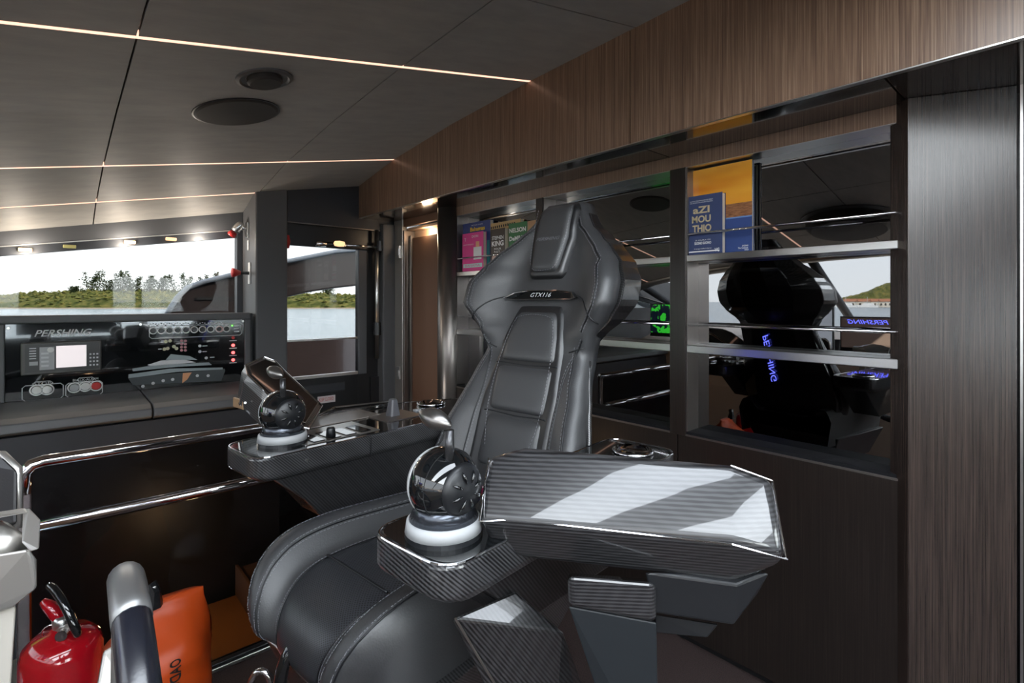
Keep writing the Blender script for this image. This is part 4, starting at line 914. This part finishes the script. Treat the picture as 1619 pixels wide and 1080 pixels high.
MB().tube([tilt @ Vector((-.02, 0, 0)), tilt @ Vector((-.6, 0, -.1))], .03, 16).go('column', M_blk, sw, smooth=True)
hull('column_cover', [D(163, 1030, .78)-swc, D(198, 1010, .80)-swc, D(212, 1100, .78)-swc, D(150, 1100, .76)-swc, D(163, 1035, .88)-swc, D(198, 1020, .9)-swc, D(212, 1100, .88)-swc], M_silver, sw, .006)
# silver bracket and padded rest at the left edge
sb = empty('grab_bracket', D(20, 900, .72), 'satin silver hollow grab bracket at the left edge of the helm', 'bracket')
def sv(l): return [D(*p)-sb.location for p in l]
b = MB(); o8 = sv([(-60, 960, .70), (58, 905, .70), (62, 835, .72), (40, 805, .74), (-60, 822, .74)])
fr_ = sv([(-60, 872, .70), (-20, 872, .70), (52, 870, .70), (62, 835, .72)])
hull('lower_shell', sv([(-60, 885, .68), (46, 868, .68), (58, 885, .69), (58, 930, .69), (18, 962, .69), (-60, 985, .68), (-60, 885, .78), (46, 870, .78), (57, 885, .78), (56, 925, .78), (18, 955, .78), (-60, 975, .78)]), M_silver, sb, .004)
hull('top_bar', sv([(-60, 818, .76), (40, 803, .76), (48, 810, .74), (-60, 830, .74), (-60, 822, .80), (40, 808, .80)]), M_silver, sb, .003)
hull('side_bar', sv([(36, 806, .76), (46, 803, .75), (64, 822, .72), (62, 868, .68), (48, 872, .68), (34, 858, .69), (36, 812, .80), (62, 825, .80), (58, 868, .78)]), M_silver, sb, .003)
MB().tube(sv([(-60, 830, .80), (-10, 845, .77), (20, 868, .75)]), .02, 10).go('inner_roller', M_silver, sb, smooth=True)
hull('stem', sv([(-60, 965, .69), (26, 955, .70), (22, 1000, .70), (10, 1200, .70), (-60, 1200, .70), (-60, 965, .78), (24, 960, .78), (8, 1200, .8), (-60, 1200, .8)]), M_bone, sb, .006)
hull('base_plate', sv([(12, 1050, .72), (27, 1040, .72), (27, 1200, .72), (10, 1200, .72), (12, 1050, .8), (27, 1040, .8), (27, 1200, .8)]), M_steel, sb, .002)
pr = empty('padded_rest', D(0, 760, .95), 'dark padded rest with a silver rim at the far left', 'armrest')
def pv(l): return [D(*p)-pr.location for p in l]
hull('cushion', pv([(-80, 724, .95), (6, 724, .95), (28, 745, .94), (27, 830, .93), (-80, 850, .93), (-80, 730, 1.02), (6, 730, 1.02), (24, 745, 1.02), (24, 830, 1.0), (-80, 850, 1.0)]), M_leath2, pr, .006)
MB().tube(pv([(-80, 719, .96), (5, 719, .96), (28, 741, .95), (29, 835, .94)]), .007, 10).go('rim', M_silver, pr, smooth=True)
# fire extinguisher
ex = empty('fire_extinguisher', D(98, 1080, 1.43)*1, 'red fire extinguisher standing by the balustrade at the lower left', 'fire extinguisher'); ex.location.z = 0
zt_ = 1.5-(996-477)/815*1.43
MB().lathe([(.08, 0), (.089, .01), (.091, .03), (.091, zt_-.06), (.084, zt_-.03), (.062, zt_-.008), (.03, zt_), (.022, zt_+.01)], (0, 0, 0), (0, 0, 1), 36).go('body', M_red, ex, smooth=True)
MB().lathe([(.020, 0), (.022, .03), (.015, .04)], (0, 0, zt_), (0, 0, 1), 18).go('valve', M_steel, ex, smooth=True)
e0 = ex.location
def ev(l): return [D(*p)-e0 for p in l]
MB().tube(ev([(68, 950, 1.43), (78, 958, 1.43), (104, 990, 1.43)]), [.010, .016, .017], 10).go('lever', M_red, ex, smooth=True)
MB().tube(ev([(75, 925, 1.42), (84, 928, 1.41), (98, 948, 1.40), (110, 972, 1.39), (122, 1000, 1.39), (124, 1006, 1.40)]), .011, 12).go('carry_handle', M_black, ex, smooth=True, sub=1)
MB().tube([e0*0+(D(78, 998, 1.42)-e0)+Vector((math.cos(t*.523)*.016, 0, math.sin(t*.523)*.016)) for t in range(12)], .002, 6, closed=True).go('pin_ring', M_chrome, ex)
MB().tube(ev([(85, 998, 1.42), (105, 992, 1.41), (124, 992, 1.41)]), .008, 10).go('gauge_pipe', M_steel, ex)
MB().lathe([(.014, 0), (.014, .012)], D(100, 1002, 1.40)-e0, (-.4, -.9, 0), 16).go('gauge', M_chrome, ex)
# orange dry bag
bgp = D(245, 1080, 1.62); bgp.z = 0
dbg = empty('dry_bag', bgp, 'orange dry bag with black lettering behind the steering wheel', 'bag')
zt_ = 1.5-(950-477)/815*1.62
def bagf(i, j):
    a = 2*math.pi*i; z = zt_*j; r_ = .155*(1-.03*math.cos(3*a+j*4)) if j < .7 else .155*(1-.45*sm((j-.7)/.3))
    fl = 1-.75*sm((j-.78)/.22)
    r_ *= 1+.05*math.sin(5*a+9*j)*j+.03*noise.noise(Vector((a*2, j*7, 0)))
    return (math.cos(a)*r_+.045*sm((j-.7)/.3), math.sin(a)*r_*fl, z+.0)
b = MB(); b.grid(bagf, 49, 40); b.f.append(tuple(range(48))); b.f.append(tuple(range(39*49, 39*49+48))); b.go('body', M_orange, dbg, smooth=True)
MB().tube([D(240, 958, 1.60)-bgp, D(243, 935, 1.60)-bgp, D(236, 925, 1.60)-bgp], [.03, .018, .02], 8).go('rolled_neck', M_blk, dbg)
bx('buckle', D(238, 940, 1.585)-bgp, D(247, 925, 1.60)-bgp, M_steel, dbg)
for s, px, py in (('O', 308, 1036), ('A', 313, 1048), ('D', 318, 1060), ('G', 321, 1073)):
    q = D(px, py, 1.56)-bgp; d = Vector((q.x, q.y, 0)); n_v = Vector((RT[0]*.8-FW[0]*.6, RT[1]*.8-FW[1]*.6, 0)).normalized()
    q = Vector((n_v.x*.160, n_v.y*.160, q.z)); text('bag_lettering', s, q, (0, 0, -1), Vector((0, 0, -1)).cross(-n_v)*-1, .022, .03, M_ink, dbg, .002, 0, .02)

# ================================================================== OUTSIDE
sea = link('sea', [(-6000, -6000, -3.5), (6000, -6000, -3.5), (6000, 6000, -3.5), (-6000, 6000, -3.5)], [(0, 1, 2, 3)], M_sea); tag(sea, 'open sea around the boat', 'sea', kind='stuff')
# the boat's own side wing outside the window
fin = empty('exterior_wing', onY(400, 450, 5.3), 'dark bulwark and curved brown wing of the yacht outside the side windows', 'boat wing')
def ov(px, py): return onY(px, py, 5.3)-fin.location
out = [(262, 500), (268, 488), (280, 470), (296, 455), (320, 446), (345, 440), (380, 431), (420, 418), (460, 412), (500, 404), (530, 398), (580, 394), (600, 400), (600, 446), (565, 452), (530, 456), (490, 462), (455, 470), (420, 482), (395, 505)]
MB().prism([ov(*p) for p in out], (0, .12, 0)).go('panel', M_wing, fin, bev=.02)
MB().tube([ov(*p)+Vector((0, -.02, 0)) for p in out[:13]], .022, 8).go('edge', mat('blue_grey_edge', (.25, .28, .33), .3), fin, smooth=True)
bw = onY(510, 537, 4.75); MB().box(Vector((-3, 4.75, -3.6))-fin.location, Vector((4, 4.85, bw.z))-fin.location).go('bulwark', M_wing, fin)
MB().prism([ov(262, 500), ov(395, 505), ov(395, 700), ov(262, 700)], (0, .12, 0)).go('wing_root', M_wing, fin)
MB().box(ov(310, 474), ov(395, 470)+Vector((0, -.01, 0))).go('joint_strip', M_ink, fin)
# shore: scrub mass, sand, individual trees
T0 = 370.0
def shore_pt(px, tt): d = ray(px, HY); return Vector((d[0]*tt, d[1]*tt, 0))
def hgt(px): return lerp_lin([(-700, 3), (-150, 5), (0, 9), (60, 11), (110, 12), (160, 12.5), (220, 13), (300, 12), (380, 12), (460, 11), (620, 8), (760, 4), (900, 1)], px)
def terr(u, v):
    px = -700+1600*u; t = T0+90*v; p = shore_pt(px, t)
    h = hgt(px)*sm(v/.12)*(.55+.45*sm(v/.6)); q = Vector((p.x*.11, p.y*.11, v*12))
    h += (noise.noise(q)*2.2+noise.noise(q*2.7)*1.3+noise.noise(q*6)*.7)*sm(v*6)*(h/10)
    return (p.x, p.y, -3.6+max(0, h))
b = MB(); b.grid(terr, 420, 34)
for _ in range(5200):
    u = random.random(); v = random.random()**.8; p = Vector(terr(u, v)); 
    if v < .03: continue
    s = random.uniform(.8, 1.9); n = 5
    c = p+Vector((0, 0, s*.3)); vs = [c+Vector((math.cos(k*1.257+u*99)*s, math.sin(k*1.257+u*99)*s, random.uniform(-.3, .3)*s)) for k in range(5)]+[c+Vector((0, 0, s*random.uniform(.6, 1.1)))]
    b.add(vs, [(k, (k+1) % 5, 5) for k in range(5)])
o = b.go('shore_scrub', M_bush); tag(o, 'low green scrub and bushes covering the shore beyond the port window', 'scrub', kind='stuff')
b = MB(); b.grid(lambda u, v: tuple(shore_pt(-700+1600*u, T0-7+10*v)+Vector((0, 0, -3.5+.7*v+.2*noise.noise(Vector((u*90, v, 0)))))), 120, 3); o = b.go('sand_bank', M_sand); tag(o, 'thin brown sand bank at the foot of the shore', 'sand', kind='stuff')
def tree(px, top_py, spread, label, t=425):
    p = shore_pt(px, t); g = -3.6+hgt(px)*.85; H_ = EYE+(HY-top_py)/F*t-g
    o = empty('shore_tree', (p.x, p.y, g), label, 'tree', 'wispy trees on the shore'); rnd = random.Random(int(px*7))
    tb = MB(); fb = MB(); nst = rnd.randint(2, 4)
    for s_ in range(nst):
        dx = rnd.uniform(-.35, .35)*spread; pts = [Vector((0, 0, 0)), Vector((dx*.5*RT[0], dx*.5*RT[1], H_*.45)), Vector((dx*RT[0], dx*RT[1], H_*rnd.uniform(.78, 1)))]
        tb.tube(pts, [.28, .16, .05], 5)
        for k in range(230):
            f_ = rnd.uniform(.05, 1); c = pts[0].lerp(pts[2], f_)+Vector((rnd.gauss(0, 1)*RT[0], rnd.gauss(0, 1)*RT[1], rnd.gauss(0, .5)))*(spread*.20*(1.15-f_))+Vector((FW[0], FW[1], 0))*rnd.gauss(0, .8)
            a, e_ = Vector((rnd.uniform(-1, 1), rnd.uniform(-1, 1), rnd.uniform(.0, 1))).normalized()*rnd.uniform(.8, 1.6), Vector((rnd.uniform(-1, 1), rnd.uniform(-1, 1), rnd.uniform(-.4, .8))).normalized()*.6
            fb.add([c-e_, c+a, c+e_], [(0, 1, 2)])
    tb.go('trunk', M_bark, o); fb.go('crown', M_leaf, o)
for i, (px, tp, spd) in enumerate([(117, 452, 3), (140, 431, 7), (152, 424, 6), (172, 441, 6), (190, 425, 6), (203, 430, 6), (216, 436, 7), (236, 437, 7), (256, 436, 6), (278, 434, 7), (296, 431, 7), (318, 436, 7), (336, 430, 6), (352, 438, 7), (478, 448, 6), (520, 452, 6)]):
    tree(px, tp, spd*3.2, ['small lone sprig tree at the left end of the row', 'tall bare topped tree near the left end', 'tall forked tree right of the bare topped one', 'lower rounded tree in the dip of the row', 'tallest wispy tree at the middle left', 'thin tree close right of the tallest one', 'broad tree at mid row', 'broad tree second right of mid row', 'feathery tree before the right rise', 'feathery tree on the right rise', 'tall tree on the right rise', 'low tree left of the brown wing', 'tree just above the brown wing', 'tree behind the brown wing by the window edge', 'tree seen low through the door glass', 'right hand tree seen through the door glass'][i])
# far shore ahead of the boat (seen in the mirror)
def fwd(px, py, t):
    q = D(px, py, t); return Vector((2*MX-q.x, q.y, q.z))
def hill(u, v):
    px = 1290+330*u; t = 480+60*v; p = fwd(px, HY, t); h = 20*math.exp(-((px-1430)/70)**2)+5; h = h*sm(v*5)*sm(u*8)+2.5*noise.noise(p*.12)*sm(v*5)
    return (p.x, p.y, -3.6+max(0, h))
b = MB(); b.grid(hill, 90, 14); o = b.go('headland', M_bush); tag(o, 'green headland ahead of the boat, seen in the mirror', 'hill', kind='stuff')
for i, (px, w) in enumerate(((1345, 9), (1362, 12), (1380, 8), (1402, 10), (1420, 9))):
    p = fwd(px, HY, 466); o = empty('house', (p.x, p.y, -3.4), ['pale house at the left end of the far waterfront', 'widest pale waterfront house in the mirror', 'small pale house in the middle of the waterfront', 'pale house under the hill crest', 'pale house at the right end of the far waterfront'][i], 'house', 'houses on the far waterfront')
    bx('walls', (-4, -w/2, 0), (4, w/2, 5), M_house, o, bev=0); MB().prism([(-5, -w/2-.6, 5), (5, -w/2-.6, 5), (0, -w/2-.6, 7.5)], (0, w+1.2, 0)).go('roof', M_roof, o)
    for k in range(3): bx('window', (3.95, -w/2+w*(k+.3)/3, 1.5), (4.1, -w/2+w*(k+.7)/3, 3.5), M_blk, o, bev=0)
for i, px in enumerate((1338, 1372)):
    p = fwd(px, HY, 430); o = empty('moored_boat', (p.x, p.y, -3.5), ['white boat moored left before the far houses', 'white boat moored right before the far houses'][i], 'boat', 'boats moored off the far houses')
    MB().prism([(0, -8, .3), (0, 8, .3), (0, 9, 2.2), (0, -8, 1.8)], (3, 0, 0)).go('hull', M_hull, o); MB().prism([(.5, -5, 2), (.5, 4, 2), (.5, 2, 3.8), (.5, -4, 3.8)], (2, 0, 0)).go('cabin', M_hull, o)
    MB().tube([(1.5, 0, 3.5), (1.5, 0, 9)], .15, 6).go('mast', M_steel, o)
